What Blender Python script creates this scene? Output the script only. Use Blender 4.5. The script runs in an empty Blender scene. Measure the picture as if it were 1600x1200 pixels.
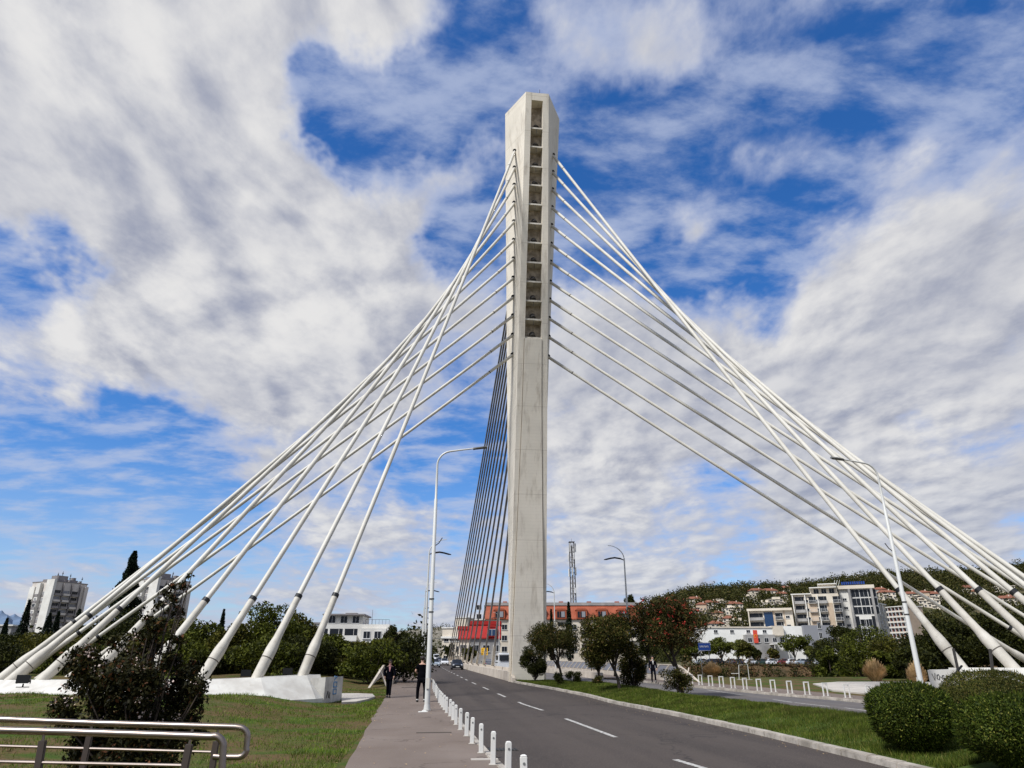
import bpy, bmesh, math, random
import numpy as np
from mathutils import Vector, Matrix

# ------------------------------------------------------------------ camera, sky, sun, exposure
scene = bpy.context.scene
COL = scene.collection
F = 1067.0; PITCH = math.atan(437/1067.0); CAMH = 1.65
CP, SP = math.cos(PITCH), math.sin(PITCH)
cam = bpy.data.cameras.new('camera'); camo = bpy.data.objects.new('camera', cam); COL.objects.link(camo)
camo.location = (0, 0, CAMH); camo.rotation_euler = (math.radians(90)+PITCH, 0, 0)
cam.sensor_width = 36; cam.lens = 36*F/1600; cam.clip_end = 12000; cam.clip_start = 0.1
scene.camera = camo
scene.render.resolution_x = 1024; scene.render.resolution_y = 768
scene.view_settings.view_transform = 'Standard'; scene.view_settings.look = 'None'
scene.view_settings.exposure = 0.0; scene.view_settings.gamma = 1.0

SUN_AZ = math.radians(-134)      # measured from +Y towards +X: behind and to the left
SUN_EL = math.radians(50)
sun = bpy.data.lights.new('sun', 'SUN'); sun.energy = 4.6; sun.angle = math.radians(9)      # sun behind thin cloud; sun.color = (1, .91, .77)
suno = bpy.data.objects.new('sun', sun); COL.objects.link(suno)
sd = Vector((math.sin(SUN_AZ)*math.cos(SUN_EL), math.cos(SUN_AZ)*math.cos(SUN_EL), math.sin(SUN_EL)))
suno.rotation_euler = sd.to_track_quat('Z', 'Y').to_euler()

def ray(u, v):
    dx = (u-800)/F; dy = (600-v)/F
    return Vector((dx, CP-dy*SP, SP+dy*CP))
def proj(p):
    z = p[2]-CAMH; d = p[1]*CP+z*SP
    return 800+F*p[0]/d, 600-F*(z*CP-p[1]*SP)/d
def PY(u, v, Y):
    r = ray(u, v); t = Y/r.y
    return Vector((r.x*t, Y, CAMH+r.z*t))

W = bpy.data.worlds.new('World'); scene.world = W; W.use_nodes = True
def build_world():
    nt = W.node_tree; N = nt.nodes; L = nt.links
    N.clear()
    out = N.new('ShaderNodeOutputWorld'); bg = N.new('ShaderNodeBackground'); bg.inputs[1].default_value = 0.1
    L.new(bg.outputs[0], out.inputs[0])
    sky = N.new('ShaderNodeTexSky'); sky.sky_type = 'NISHITA'; sky.sun_disc = False
    sky.sun_elevation = SUN_EL; sky.sun_rotation = SUN_AZ; sky.air_density = 1.0; sky.dust_density = 0.6; sky.ozone_density = 2.5
    def math_(op, a, b=None, c=None, clamp=False):
        n = N.new('ShaderNodeMath'); n.operation = op; n.use_clamp = clamp
        for i, x in enumerate((a, b, c)):
            if x is None: continue
            if isinstance(x, (int, float)): n.inputs[i].default_value = x
            else: L.new(x, n.inputs[i])
        return n.outputs[0]
    def vm(op, a, b=None):
        n = N.new('ShaderNodeVectorMath'); n.operation = op
        for i, x in enumerate((a, b)):
            if x is None: continue
            if isinstance(x, (tuple, Vector)): n.inputs[i].default_value = tuple(x)
            else: L.new(x, n.inputs[i])
        return n
    def mix(fac, a, b, bt='MIX'):
        n = N.new('ShaderNodeMix'); n.data_type = 'RGBA'; n.blend_type = bt
        if isinstance(fac, (int, float)): n.inputs[0].default_value = fac
        else: L.new(fac, n.inputs[0])
        for i, x in ((6, a), (7, b)):
            if isinstance(x, tuple): n.inputs[i].default_value = (*x, 1)
            else: L.new(x, n.inputs[i])
        return n.outputs[2]
    def smooth(x, a, b, lo=0.0, hi=1.0):
        n = N.new('ShaderNodeMapRange'); n.interpolation_type = 'SMOOTHSTEP'
        n.inputs[1].default_value = a; n.inputs[2].default_value = b; n.inputs[3].default_value = lo; n.inputs[4].default_value = hi
        L.new(x, n.inputs[0]); return n.outputs[0]
    def noise_(vec, sc, det, rough, dist=0.0):
        n = N.new('ShaderNodeTexNoise'); n.inputs['Scale'].default_value = sc; n.inputs['Detail'].default_value = det
        n.inputs['Roughness'].default_value = rough; n.inputs['Distortion'].default_value = dist
        L.new(vec, n.inputs['Vector']); return n
    tc = N.new('ShaderNodeTexCoord'); d = vm('NORMALIZE', tc.outputs['Generated']).outputs[0]
    sp = N.new('ShaderNodeSeparateXYZ'); L.new(d, sp.inputs[0])
    dz = math_('ADD', math_('MAXIMUM', sp.outputs[2], 0.0), 0.16)
    cx = math_('DIVIDE', sp.outputs[0], dz); cy = math_('DIVIDE', sp.outputs[1], dz)
    cb = N.new('ShaderNodeCombineXYZ'); L.new(cx, cb.inputs[0]); L.new(cy, cb.inputs[1])
    def density(off):
        v = vm('ADD', cb.outputs[0], off).outputs[0]
        mp = N.new('ShaderNodeMapping'); mp.inputs['Rotation'].default_value = (0, 0, math.radians(35)); mp.inputs['Scale'].default_value = (1.0, 0.72, 1)
        L.new(v, mp.inputs[0])
        base = noise_(mp.outputs[0], 2.5, 12.0, 0.57, 0.22).outputs[0]
        mid = noise_(mp.outputs[0], 9.5, 9.0, 0.55, 0.0).outputs[0]
        s_ = math_('MULTIPLY', math_('SUBTRACT', base, 0.5), 3.6)
        return math_('ADD', s_, math_('MULTIPLY', math_('SUBTRACT', mid, 0.5), 1.15)), mp.outputs[0]
    d0, mpo = density((0.0, 0.0, 0.0)); d1, _ = density((-0.045, -0.05, 0.0))
    warp = noise_(d, 5.0, 5.0, 0.6).outputs[1]
    dw = vm('ADD', d, vm('MULTIPLY', vm('SUBTRACT', warp, (0.5, 0.5, 0.5)).outputs[0], (0.24, 0.24, 0.24)).outputs[0]).outputs[0]
    cov = math_('ADD', d0, 0.25)
    for (u, v, r, a) in SKY_BLOBS:
        c = ray(u, v).normalized()
        dist = vm('DISTANCE', dw, c).outputs['Value']
        cov = math_('ADD', cov, smooth(dist, 0.0, r/F*1.5, a, 0.0))
    m = smooth(cov, -0.30, 0.45)
    dens = smooth(cov, 0.0, 0.8)
    hs = N.new('ShaderNodeHueSaturation'); hs.inputs['Saturation'].default_value = 1.30; hs.inputs['Value'].default_value = 1.30
    L.new(sky.outputs[0], hs.inputs['Color'])
    skyc = mix(1.0, hs.outputs[0], (0.74, 0.93, 1.2), 'MULTIPLY')
    # lit side / shaded side of the lumps
    lit = smooth(math_('SUBTRACT', d0, d1), -0.95, 0.60)
    big = smooth(noise_(mpo, 1.5, 4.0, 0.5, 0.0).outputs[0], 0.36, 0.62)
    lit = math_('MULTIPLY', lit, math_('ADD', math_('MULTIPLY', big, 0.40), 0.66, None, True))
    cloud_thin = (4.6, 5.2, 7.0); cloud_white = (8.1, 8.0, 7.9); cloud_grey = (2.9, 3.2, 4.3)
    c2 = mix(lit, cloud_grey, cloud_white)
    c2 = mix(dens, cloud_thin, c2)
    # thin high streaks
    mp2 = N.new('ShaderNodeMapping'); mp2.inputs['Rotation'].default_value = (0, 0, math.radians(-42)); mp2.inputs['Scale'].default_value = (1.2, 2.0, 1)
    L.new(cb.outputs[0], mp2.inputs[0])
    streak = noise_(mp2.outputs[0], 3.4, 12.0, 0.60, 0.1).outputs[0]
    veil = smooth(streak, 0.40, 0.68, 0.0, 0.72)
    skyv = mix(veil, skyc, (4.9, 5.6, 7.4))
    skym = mix(math_('MULTIPLY', m, 0.97), skyv, c2)
    # pale band close to the horizon
    hz = smooth(sp.outputs[2], 0.0, 0.30, 0.42, 0.0)
    skym = mix(hz, skym, (5.2, 5.7, 6.8))
    low = smooth(sp.outputs[2], -0.03, 0.0, 1.0, 0.0)
    skym = mix(low, skym, (1.2, 1.2, 1.1))
    L.new(skym, bg.inputs[0])
# (pixel, radius px, amount) of the big cloud banks (+) and blue gaps (-), used as directions only
SKY_BLOBS = [
 (565, 212, 135, -2.3), (500, 140, 80, -.8), (690, 180, 80, -.8), (755, 60, 120, -.8), (735, 380, 80, -1.3), (330, 40, 60, -.5),
 (50, 430, 120, -1.3), (20, 330, 70, -.6), (110, 370, 70, -.9), (130, 680, 160, -1.9), (330, 760, 130, -1.1), (60, 740, 100, -.5), (700, 690, 100, -.9), (640, 560, 60, -.3),
 (1150, 440, 110, -1.2), (1290, 370, 100, -.9), (940, 260, 120, -.9), (1080, 200, 120, -.6), (1140, 810, 80, -.7), (1430, 650, 80, -.6), (1480, 180, 170, -.8), (1440, 330, 70, -.5), (1560, 620, 90, -.5), (1250, 520, 60, -.4), (1250, 80, 150, -.5), (1000, 420, 80, -.4), (1380, 730, 60, -.4),
 (150, 150, 300, 1.0), (380, 400, 320, 1.3), (640, 300, 120, .8), (330, 620, 170, .9), (80, 560, 120, .9), (560, 60, 120, .6),
 (1330, 580, 240, .9), (1540, 430, 200, .9), (1200, 640, 180, .6), (1000, 640, 160, .6), (1030, 110, 90, .5), (960, 800, 150, .4), (1350, 800, 200, .4), (150, 820, 120, .3), (1400, 300, 90, .6), (1080, 390, 50, .7)]
build_world()

# ------------------------------------------------------------------ helpers
R = random.Random(7)
AZ = math.radians(7.2)
A = Vector((-math.sin(AZ), math.cos(AZ), 0)); NN = Vector((math.cos(AZ), math.sin(AZ), 0))
WC = 8.65                      # the bridge's centre line
SPTS = [(-1e5, 0), (35, 0), (60, .45), (125, 1.05), (250, 2.4), (1e6, 2.4)]
def zt(s):
    for (a, za), (b, zb) in zip(SPTS, SPTS[1:]):
        if s <= b: return za+(zb-za)*(s-a)/(b-a)
    return 2.4
def sw(x, y): return x*A.x+y*A.y, x*NN.x+y*NN.y
def at(s, w, z=0.0): return Vector((s*A.x+w*NN.x, s*A.y+w*NN.y, zt(s)+z))
def G(u, v, dz=0.0):
    r = ray(u, v); lo, hi = 1.0, 600.0
    f = lambda t: CAMH+r.z*t-zt(sw(r.x*t, r.y*t)[0])-dz
    for _ in range(60):
        m = (lo+hi)/2
        if f(m) > 0: lo = m
        else: hi = m
    return Vector((r.x*lo, r.y*lo, CAMH+r.z*lo))
def zground(x, y): return zt(sw(x, y)[0])

class MB:
    def __init__(s): s.v = []; s.f = []; s.m = []
    def add(s, vs, fs, mi=0):
        o = len(s.v); s.v += [tuple(v) for v in vs]; s.f += [tuple(i+o for i in f) for f in fs]; s.m += [mi]*len(fs); return s
    def box(s, c, d, mi=0, rz=0, top=1.0, topy=None):
        hx, hy, hz = d[0]/2, d[1]/2, d[2]/2; topy = top if topy is None else topy
        P = [(-hx, -hy, -hz), (hx, -hy, -hz), (hx, hy, -hz), (-hx, hy, -hz), (-hx*top, -hy*topy, hz), (hx*top, -hy*topy, hz), (hx*top, hy*topy, hz), (-hx*top, hy*topy, hz)]
        ca, sa = math.cos(rz), math.sin(rz)
        P = [(c[0]+x*ca-y*sa, c[1]+x*sa+y*ca, c[2]+z) for x, y, z in P]
        return s.add(P, [(0, 3, 2, 1), (4, 5, 6, 7), (0, 1, 5, 4), (1, 2, 6, 5), (2, 3, 7, 6), (3, 0, 4, 7)], mi)
    def tube(s, pts, rad, n=8, mi=0, cap=True):
        pts = [Vector(p) for p in pts]
        if isinstance(rad, (int, float)): rad = [rad]*len(pts)
        rings = []; up = None
        for i, p in enumerate(pts):
            t = (pts[min(i+1, len(pts)-1)]-pts[max(i-1, 0)]).normalized()
            if up is None:
                up = Vector((0, 0, 1)) if abs(t.z) < .9 else Vector((1, 0, 0))
            a = t.cross(up).normalized(); b = a.cross(t).normalized(); up = b
            rings.append([p+a*(math.cos(2*math.pi*k/n)*rad[i])+b*(math.sin(2*math.pi*k/n)*rad[i]) for k in range(n)])
        vs = [v for r_ in rings for v in r_]; fs = []
        for i in range(len(rings)-1):
            for k in range(n):
                k2 = (k+1) % n; fs.append((i*n+k, i*n+k2, (i+1)*n+k2, (i+1)*n+k))
        if cap: fs.append(tuple(range(n))[::-1]); fs.append(tuple((len(rings)-1)*n+k for k in range(n)))
        return s.add(vs, fs, mi)
    def bar(s, a, b, wx, wy, mi=0):
        a, b = Vector(a), Vector(b); t = (b-a).normalized(); up = Vector((0, 0, 1)) if abs(t.z) < .95 else Vector((0, 1, 0))
        x = t.cross(up).normalized()*wx/2; y = x.normalized().cross(t)*wy/2
        P = [a-x-y, a+x-y, a+x+y, a-x+y, b-x-y, b+x-y, b+x+y, b-x+y]
        return s.add(P, [(0, 3, 2, 1), (4, 5, 6, 7), (0, 1, 5, 4), (1, 2, 6, 5), (2, 3, 7, 6), (3, 0, 4, 7)], mi)
    def ell(s, c, r, nu=12, nv=8, mi=0, jit=0.0, rng=None):
        vs = []; fs = []
        for j in range(nv+1):
            th = math.pi*j/nv
            for i in range(nu):
                ph = 2*math.pi*i/nu; q = 1+(rng.uniform(-jit, jit) if jit else 0)
                vs.append((c[0]+r[0]*q*math.sin(th)*math.cos(ph), c[1]+r[1]*q*math.sin(th)*math.sin(ph), c[2]+r[2]*q*math.cos(th)))
        for j in range(nv):
            for i in range(nu):
                fs.append((j*nu+i, (j+1)*nu+i, (j+1)*nu+(i+1) % nu, j*nu+(i+1) % nu))
        return s.add(vs, fs, mi)
    def loft(s, rings, mi=0, cap=True):
        n = len(rings[0]); vs = [v for r_ in rings for v in r_]; fs = []
        for i in range(len(rings)-1):
            for k in range(n):
                k2 = (k+1) % n; fs.append((i*n+k, i*n+k2, (i+1)*n+k2, (i+1)*n+k))
        if cap: fs.append(tuple(range(n))[::-1]); fs.append(tuple((len(rings)-1)*n+k for k in range(n)))
        return s.add(vs, fs, mi)
    def prism(s, poly, axis, a, b, mi=0):     # poly (p,q) extruded along axis 'x','y','z'
        def P(p, q, t): return {'x': (t, p, q), 'y': (p, t, q), 'z': (p, q, t)}[axis]
        n = len(poly); vs = [P(p, q, a) for p, q in poly]+[P(p, q, b) for p, q in poly]
        fs = [tuple(range(n)), tuple(range(n, 2*n))[::-1]]+[(i, (i+n), (i+1) % n+n, (i+1) % n) for i in range(n)]
        return s.add(vs, fs, mi)
    def mesh(s, name, mats, smooth=False, bevel=0):
        me = bpy.data.meshes.new(name); me.from_pydata(s.v, [], s.f)
        for m in (mats if isinstance(mats, (list, tuple)) else [mats]): me.materials.append(m)
        me.polygons.foreach_set('material_index', s.m)
        bm = bmesh.new(); bm.from_mesh(me); bmesh.ops.recalc_face_normals(bm, faces=bm.faces)
        if bevel: bmesh.ops.bevel(bm, geom=[e for e in bm.edges if e.calc_face_angle(0) > .6], offset=bevel, segments=2, affect='EDGES', clamp_overlap=True)
        bm.to_mesh(me); bm.free()
        if smooth:
            me.polygons.foreach_set('use_smooth', [True]*len(me.polygons))
            try: me.set_sharp_from_angle(angle=math.radians(38))
            except Exception: pass
        me.update(); return me
    def obj(s, name, mats, parent=None, smooth=False, bevel=0, loc=None, rz=None):
        return link(name, s.mesh(name, mats, smooth, bevel), parent, loc, rz)
def link(name, data, parent=None, loc=None, rz=None):
    o = bpy.data.objects.new(name, data); COL.objects.link(o)
    if parent is not None: o.parent = parent
    if loc is not None: o.location = loc
    if rz is not None: o.rotation_euler = (0, 0, rz)
    return o
def tag(o, label, cat, group=None):
    o['label'] = label; o['category'] = cat
    if group: o['group'] = group
    return o
def thing(name, loc, rz, label, cat, group=None):
    o = link(name, None, None, loc, rz); o.empty_display_size = .3
    return tag(o, label, cat, group)
def struct(o): o['kind'] = 'structure'; return o
def dup(root, loc, rz, label, group=None, scale=None):
    def cp(o, par):
        c = o.copy(); COL.objects.link(c); c.parent = par
        for ch in o.children: cp(ch, c)
        return c
    r_ = cp(root, None); r_.location = loc; r_.rotation_euler = (0, 0, rz); r_['label'] = label
    if group: r_['group'] = group
    if scale: r_.scale = scale if isinstance(scale, tuple) else (scale,)*3
    return r_
def quads(name, V, mat, parent=None, loc=None):
    V = np.asarray(V, dtype=np.float32); n, k = V.shape[0], V.shape[1]
    me = bpy.data.meshes.new(name); me.vertices.add(n*k); me.vertices.foreach_set('co', V.reshape(-1))
    me.loops.add(n*k); me.loops.foreach_set('vertex_index', np.arange(n*k, dtype=np.int32))
    me.polygons.add(n); me.polygons.foreach_set('loop_start', np.arange(0, n*k, k, dtype=np.int32)); me.polygons.foreach_set('loop_total', np.full(n, k, dtype=np.int32))
    me.materials.append(mat); me.update(); me.validate()
    if name is None: return me
    return link(name, me, parent, loc)

# ------------------------------------------------------------------ materials
def M(name, col, rough=.7, metal=0.0, noise=None, bump=None, spec=.3, col2=None, extra=None, emit=None, coord='Object'):
    m = bpy.data.materials.new(name); m.use_nodes = True; nt = m.node_tree; b = nt.nodes['Principled BSDF']
    b.inputs['Base Color'].default_value = (*col, 1); b.inputs['Roughness'].default_value = rough; b.inputs['Metallic'].default_value = metal
    b.inputs['Specular IOR Level'].default_value = spec
    tc = nt.nodes.new('ShaderNodeTexCoord')
    if noise:
        sc, lo, hi = noise[:3]; c2 = col2 or tuple(c*.6 for c in col)
        n = nt.nodes.new('ShaderNodeTexNoise'); n.inputs['Scale'].default_value = sc; n.inputs['Detail'].default_value = 6; n.inputs['Roughness'].default_value = .62
        nt.links.new(tc.outputs[coord], n.inputs[0])
        r_ = nt.nodes.new('ShaderNodeValToRGB'); r_.color_ramp.elements[0].position = lo; r_.color_ramp.elements[1].position = hi
        r_.color_ramp.elements[0].color = (*c2, 1); r_.color_ramp.elements[1].color = (*col, 1)
        nt.links.new(n.outputs[0], r_.inputs[0]); nt.links.new(r_.outputs[0], b.inputs['Base Color'])
        last = r_.outputs[0]
        if extra:      # second, finer layer (scale, amount, colour, lo, hi, stretch)
            esc, amt, ecol, elo, ehi = extra[:5]; st = extra[5] if len(extra) > 5 else (1, 1, 1)
            mp = nt.nodes.new('ShaderNodeMapping'); mp.inputs['Scale'].default_value = st; nt.links.new(tc.outputs[coord], mp.inputs[0])
            n2 = nt.nodes.new('ShaderNodeTexNoise'); n2.inputs['Scale'].default_value = esc; n2.inputs['Detail'].default_value = 5; n2.inputs['Roughness'].default_value = .65; nt.links.new(mp.outputs[0], n2.inputs[0])
            mr = nt.nodes.new('ShaderNodeMapRange'); mr.inputs[1].default_value = elo; mr.inputs[2].default_value = ehi; mr.inputs[4].default_value = amt; nt.links.new(n2.outputs[0], mr.inputs[0])
            mx = nt.nodes.new('ShaderNodeMix'); mx.data_type = 'RGBA'; nt.links.new(mr.outputs[0], mx.inputs[0]); nt.links.new(last, mx.inputs[6]); mx.inputs[7].default_value = (*ecol, 1)
            nt.links.new(mx.outputs[2], b.inputs['Base Color']); last = mx.outputs[2]
    if bump:
        n = nt.nodes.new('ShaderNodeTexNoise'); n.inputs['Scale'].default_value = bump[0]; n.inputs['Detail'].default_value = 4; nt.links.new(tc.outputs[coord], n.inputs[0])
        bp = nt.nodes.new('ShaderNodeBump'); bp.inputs['Strength'].default_value = bump[1]; bp.inputs['Distance'].default_value = bump[2]
        nt.links.new(n.outputs[0], bp.inputs['Height']); nt.links.new(bp.outputs[0], b.inputs['Normal'])
    if emit: b.inputs['Emission Color'].default_value = (*emit[:3], 1); b.inputs['Emission Strength'].default_value = emit[3]
    return m
def wear(m, rot, stretch, amt, dark, crack, crackcol):
    nt = m.node_tree; b = nt.nodes['Principled BSDF']; L = nt.links; src = b.inputs['Base Color'].links[0].from_socket
    tc = nt.nodes.new('ShaderNodeTexCoord'); mp = nt.nodes.new('ShaderNodeMapping'); mp.vector_type = 'TEXTURE'; mp.inputs['Rotation'].default_value = (0, 0, rot); L.new(tc.outputs['Object'], mp.inputs[0])
    mp2 = nt.nodes.new('ShaderNodeMapping'); mp2.inputs['Scale'].default_value = stretch; L.new(mp.outputs[0], mp2.inputs[0])
    n = nt.nodes.new('ShaderNodeTexNoise'); n.inputs['Scale'].default_value = 1; n.inputs['Detail'].default_value = 4; L.new(mp2.outputs[0], n.inputs[0])
    mr = nt.nodes.new('ShaderNodeMapRange'); mr.inputs[1].default_value = .42; mr.inputs[2].default_value = .62; mr.inputs[4].default_value = amt; L.new(n.outputs[0], mr.inputs[0])
    mx = nt.nodes.new('ShaderNodeMix'); mx.data_type = 'RGBA'; L.new(mr.outputs[0], mx.inputs[0]); L.new(src, mx.inputs[6]); mx.inputs[7].default_value = (*dark, 1)
    v = nt.nodes.new('ShaderNodeTexVoronoi'); v.feature = 'DISTANCE_TO_EDGE'; v.inputs['Scale'].default_value = crack
    nn_ = nt.nodes.new('ShaderNodeTexNoise'); nn_.inputs['Scale'].default_value = 1.6; nn_.inputs['Detail'].default_value = 5; L.new(mp.outputs[0], nn_.inputs[0])
    ad = nt.nodes.new('ShaderNodeVectorMath'); ad.operation = 'MULTIPLY_ADD'; L.new(nn_.outputs[1], ad.inputs[0]); ad.inputs[1].default_value = (1.3, 1.3, 1.3); L.new(mp.outputs[0], ad.inputs[2]); L.new(ad.outputs[0], v.inputs['Vector'])
    lt = nt.nodes.new('ShaderNodeMapRange'); lt.inputs[1].default_value = .0015; lt.inputs[2].default_value = .006; lt.inputs[3].default_value = .65; lt.inputs[4].default_value = 0; L.new(v.outputs['Distance'], lt.inputs[0])
    m2 = nt.nodes.new('ShaderNodeMix'); m2.data_type = 'RGBA'; L.new(lt.outputs[0], m2.inputs[0]); L.new(mx.outputs[2], m2.inputs[6]); m2.inputs[7].default_value = (*crackcol, 1)
    L.new(m2.outputs[2], b.inputs['Base Color'])
def foliage(name, dark, light, accent=None, amt=.0, trans=.22, patch=.55, brown=0):
    m = bpy.data.materials.new(name); m.use_nodes = True; nt = m.node_tree; b = nt.nodes['Principled BSDF']; L = nt.links
    g = nt.nodes.new('ShaderNodeNewGeometry'); r_ = nt.nodes.new('ShaderNodeValToRGB')
    e = r_.color_ramp.elements; e[0].color = (*dark, 1); e[1].color = (*light, 1); e[1].position = .9
    if accent: q = e.new(.97); q.color = (*accent, 1)
    L.new(g.outputs['Random Per Island'], r_.inputs[0])
    tc = nt.nodes.new('ShaderNodeTexCoord'); n = nt.nodes.new('ShaderNodeTexNoise'); n.inputs['Scale'].default_value = 1.1; n.inputs['Detail'].default_value = 4
    L.new(tc.outputs['Object'], n.inputs[0]); mr = nt.nodes.new('ShaderNodeMapRange'); mr.inputs[1].default_value = .35; mr.inputs[2].default_value = .65; mr.inputs[3].default_value = patch; mr.inputs[4].default_value = 1.25
    L.new(n.outputs[0], mr.inputs[0]); mx = nt.nodes.new('ShaderNodeMix'); mx.data_type = 'RGBA'; mx.blend_type = 'MULTIPLY'; mx.inputs[0].default_value = 1
    L.new(r_.outputs[0], mx.inputs[6]); L.new(mr.outputs[0], mx.inputs[7]); L.new(mx.outputs[2], b.inputs['Base Color'])
    if brown:      # dried-out patches of turf
        nb = nt.nodes.new('ShaderNodeTexNoise'); nb.inputs['Scale'].default_value = .45; nb.inputs['Detail'].default_value = 6; nb.inputs['Roughness'].default_value = .7; L.new(tc.outputs['Object'], nb.inputs[0])
        mb = nt.nodes.new('ShaderNodeMapRange'); mb.inputs[1].default_value = .56; mb.inputs[2].default_value = .68; mb.inputs[4].default_value = brown; L.new(nb.outputs[0], mb.inputs[0])
        m3 = nt.nodes.new('ShaderNodeMix'); m3.data_type = 'RGBA'; L.new(mb.outputs[0], m3.inputs[0]); L.new(mx.outputs[2], m3.inputs[6]); m3.inputs[7].default_value = (.15, .095, .045, 1); mx = m3
        L.new(mx.outputs[2], b.inputs['Base Color'])
    b.inputs['Roughness'].default_value = .6; b.inputs['Specular IOR Level'].default_value = .10
    tr = nt.nodes.new('ShaderNodeBsdfTranslucent'); L.new(mx.outputs[2], tr.inputs[0]); ms = nt.nodes.new('ShaderNodeMixShader'); ms.inputs[0].default_value = trans
    L.new(b.outputs[0], ms.inputs[1]); L.new(tr.outputs[0], ms.inputs[2]); L.new(ms.outputs[0], nt.nodes['Material Output'].inputs[0])
    return m

def concrete(name, col, stain, joint=3.7, form=.28):
    m = M(name, col, .85, noise=(.35, .3, .62), col2=tuple(c*.86 for c in col), extra=(2.2, .6, stain, .52, .74, (1, 1, .10)), bump=(14, .25, .02), spec=.15)
    nt = m.node_tree; b = nt.nodes['Principled BSDF']; L = nt.links
    src = b.inputs['Base Color'].links[0].from_socket
    tc = nt.nodes.new('ShaderNodeTexCoord'); sp = nt.nodes.new('ShaderNodeSeparateXYZ'); L.new(tc.outputs['Object'], sp.inputs[0])
    def line(period, width, amt, src):
        a = nt.nodes.new('ShaderNodeMath'); a.operation = 'FRACT'
        d = nt.nodes.new('ShaderNodeMath'); d.operation = 'DIVIDE'; L.new(sp.outputs[2], d.inputs[0]); d.inputs[1].default_value = period; L.new(d.outputs[0], a.inputs[0])
        c = nt.nodes.new('ShaderNodeMath'); c.operation = 'LESS_THAN'; L.new(a.outputs[0], c.inputs[0]); c.inputs[1].default_value = width/period
        k = nt.nodes.new('ShaderNodeMath'); k.operation = 'MULTIPLY'; L.new(c.outputs[0], k.inputs[0]); k.inputs[1].default_value = amt
        mx = nt.nodes.new('ShaderNodeMix'); mx.data_type = 'RGBA'; L.new(k.outputs[0], mx.inputs[0]); L.new(src, mx.inputs[6]); mx.inputs[7].default_value = (*stain, 1)
        return mx.outputs[2]
    o = line(form, .03, .10, src); o = line(joint, .05, .35, o); L.new(o, b.inputs['Base Color'])
    return m

mat = {}
mat['pylon'] = concrete('pylon_concrete', (.80, .725, .60), (.34, .28, .21))
mat['niche'] = M('niche_concrete', (.58, .49, .38), .9, noise=(2.2, .4, .6), col2=(.30, .245, .185), bump=(9, .5, .04))  # tan, with some of the recess shade put into the darker colour
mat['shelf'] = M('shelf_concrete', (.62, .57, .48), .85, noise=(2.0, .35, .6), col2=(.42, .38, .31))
mat['cable'] = M('cable_white', (.62, .585, .505), .5, noise=(.6, .35, .6), col2=(.52, .485, .41), extra=(7, .35, (.3, .26, .2), .6, .8))
mat['cablegrey'] = M('cable_shaded', (.27, .26, .25), .6, noise=(.5, .35, .6), col2=(.2, .19, .18))  # main-span stays: the shade on their undersides is put into this grey
mat['sleeve'] = M('sleeve_white', (.58, .54, .46), .6, noise=(1.4, .35, .65), col2=(.45, .41, .34), extra=(6, .45, (.25, .21, .16), .58, .78))
mat['black'] = M('black_rubber', (.012, .012, .012), .5)
mat['steelrust'] = M('rusted_metal', (.05, .045, .04), .8)
mat['cw'] = M('counterweight_paint', (.60, .575, .51), .8, noise=(1.1, .36, .6), col2=(.47, .44, .385), extra=(3.5, .5, (.36, .31, .25), .58, .78, (1, 1, .35)), bump=(20, .3, .01))
mat['cw2'] = M('counterweight_bare', (.55, .52, .46), .85, noise=(1.5, .35, .65), col2=(.36, .34, .30), extra=(5, .5, (.2, .18, .15), .55, .75, (1, 1, .3)))
mat['parapet'] = M('parapet_concrete', (.56, .49, .40), .85, noise=(.8, .35, .65), col2=(.40, .34, .27), extra=(4, .5, (.22, .19, .15), .55, .78, (1, 1, .3)), bump=(12, .3, .01))
mat['asphalt'] = M('asphalt', (.046, .035, .029), .85, noise=(.35, .34, .66), col2=(.036, .028, .023), extra=(38, .9, (.19, .15, .12), .54, .68), bump=(90, .5, .008), spec=.3)
mat['asphalt2'] = M('asphalt_far', (.115, .094, .080), .82, noise=(.3, .35, .65), col2=(.085, .08, .08), extra=(40, .4, (.15, .14, .14), .5, .7), bump=(70, .4, .008))
mat['walk'] = M('walkway_asphalt', (.185, .146, .118), .85, noise=(.45, .33, .66), col2=(.145, .108, .083), extra=(70, .55, (.27, .22, .19), .48, .66), bump=(110, .5, .006), spec=.2)
wear(mat['asphalt'], AZ, (.9, .035, 1), .55, (.078, .061, .049), .13, (.016, .013, .011)); wear(mat['walk'], AZ, (.5, .12, 1), .5, (.13, .10, .08), .22, (.06, .045, .036)); wear(mat['asphalt2'], AZ, (.9, .035, 1), .5, (.16, .145, .13), .13, (.05, .045, .04))
mat['kerb'] = M('kerb_stone', (.46, .41, .345), .85, noise=(1.4, .35, .62), col2=(.24, .21, .17), extra=(9, .6, (.14, .12, .1), .52, .7), bump=(25, .4, .012))
mat['paint'] = M('road_paint', (.52, .50, .45), .7, noise=(11, .40, .56), col2=(.20, .185, .165))
mat['lawn'] = M('lawn_soil', (.055, .085, .016), .95, noise=(.55, .44, .60), col2=(.12, .078, .038), extra=(5, .55, (.04, .062, .014), .45, .65), bump=(14, .8, .05), spec=.05)
mat['lawn2'] = M('median_soil', (.052, .082, .018), .95, noise=(.7, .34, .64), col2=(.05, .072, .016), extra=(6, .5, (.10, .125, .03), .5, .7), bump=(14, .8, .05), spec=.05)
mat['ground'] = M('ground_scrub', (.085, .085, .04), .95, noise=(.05, .35, .62), col2=(.13, .10, .06), extra=(.5, .6, (.045, .055, .02), .45, .65), bump=(1.2, .8, .4), spec=.05)
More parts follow.
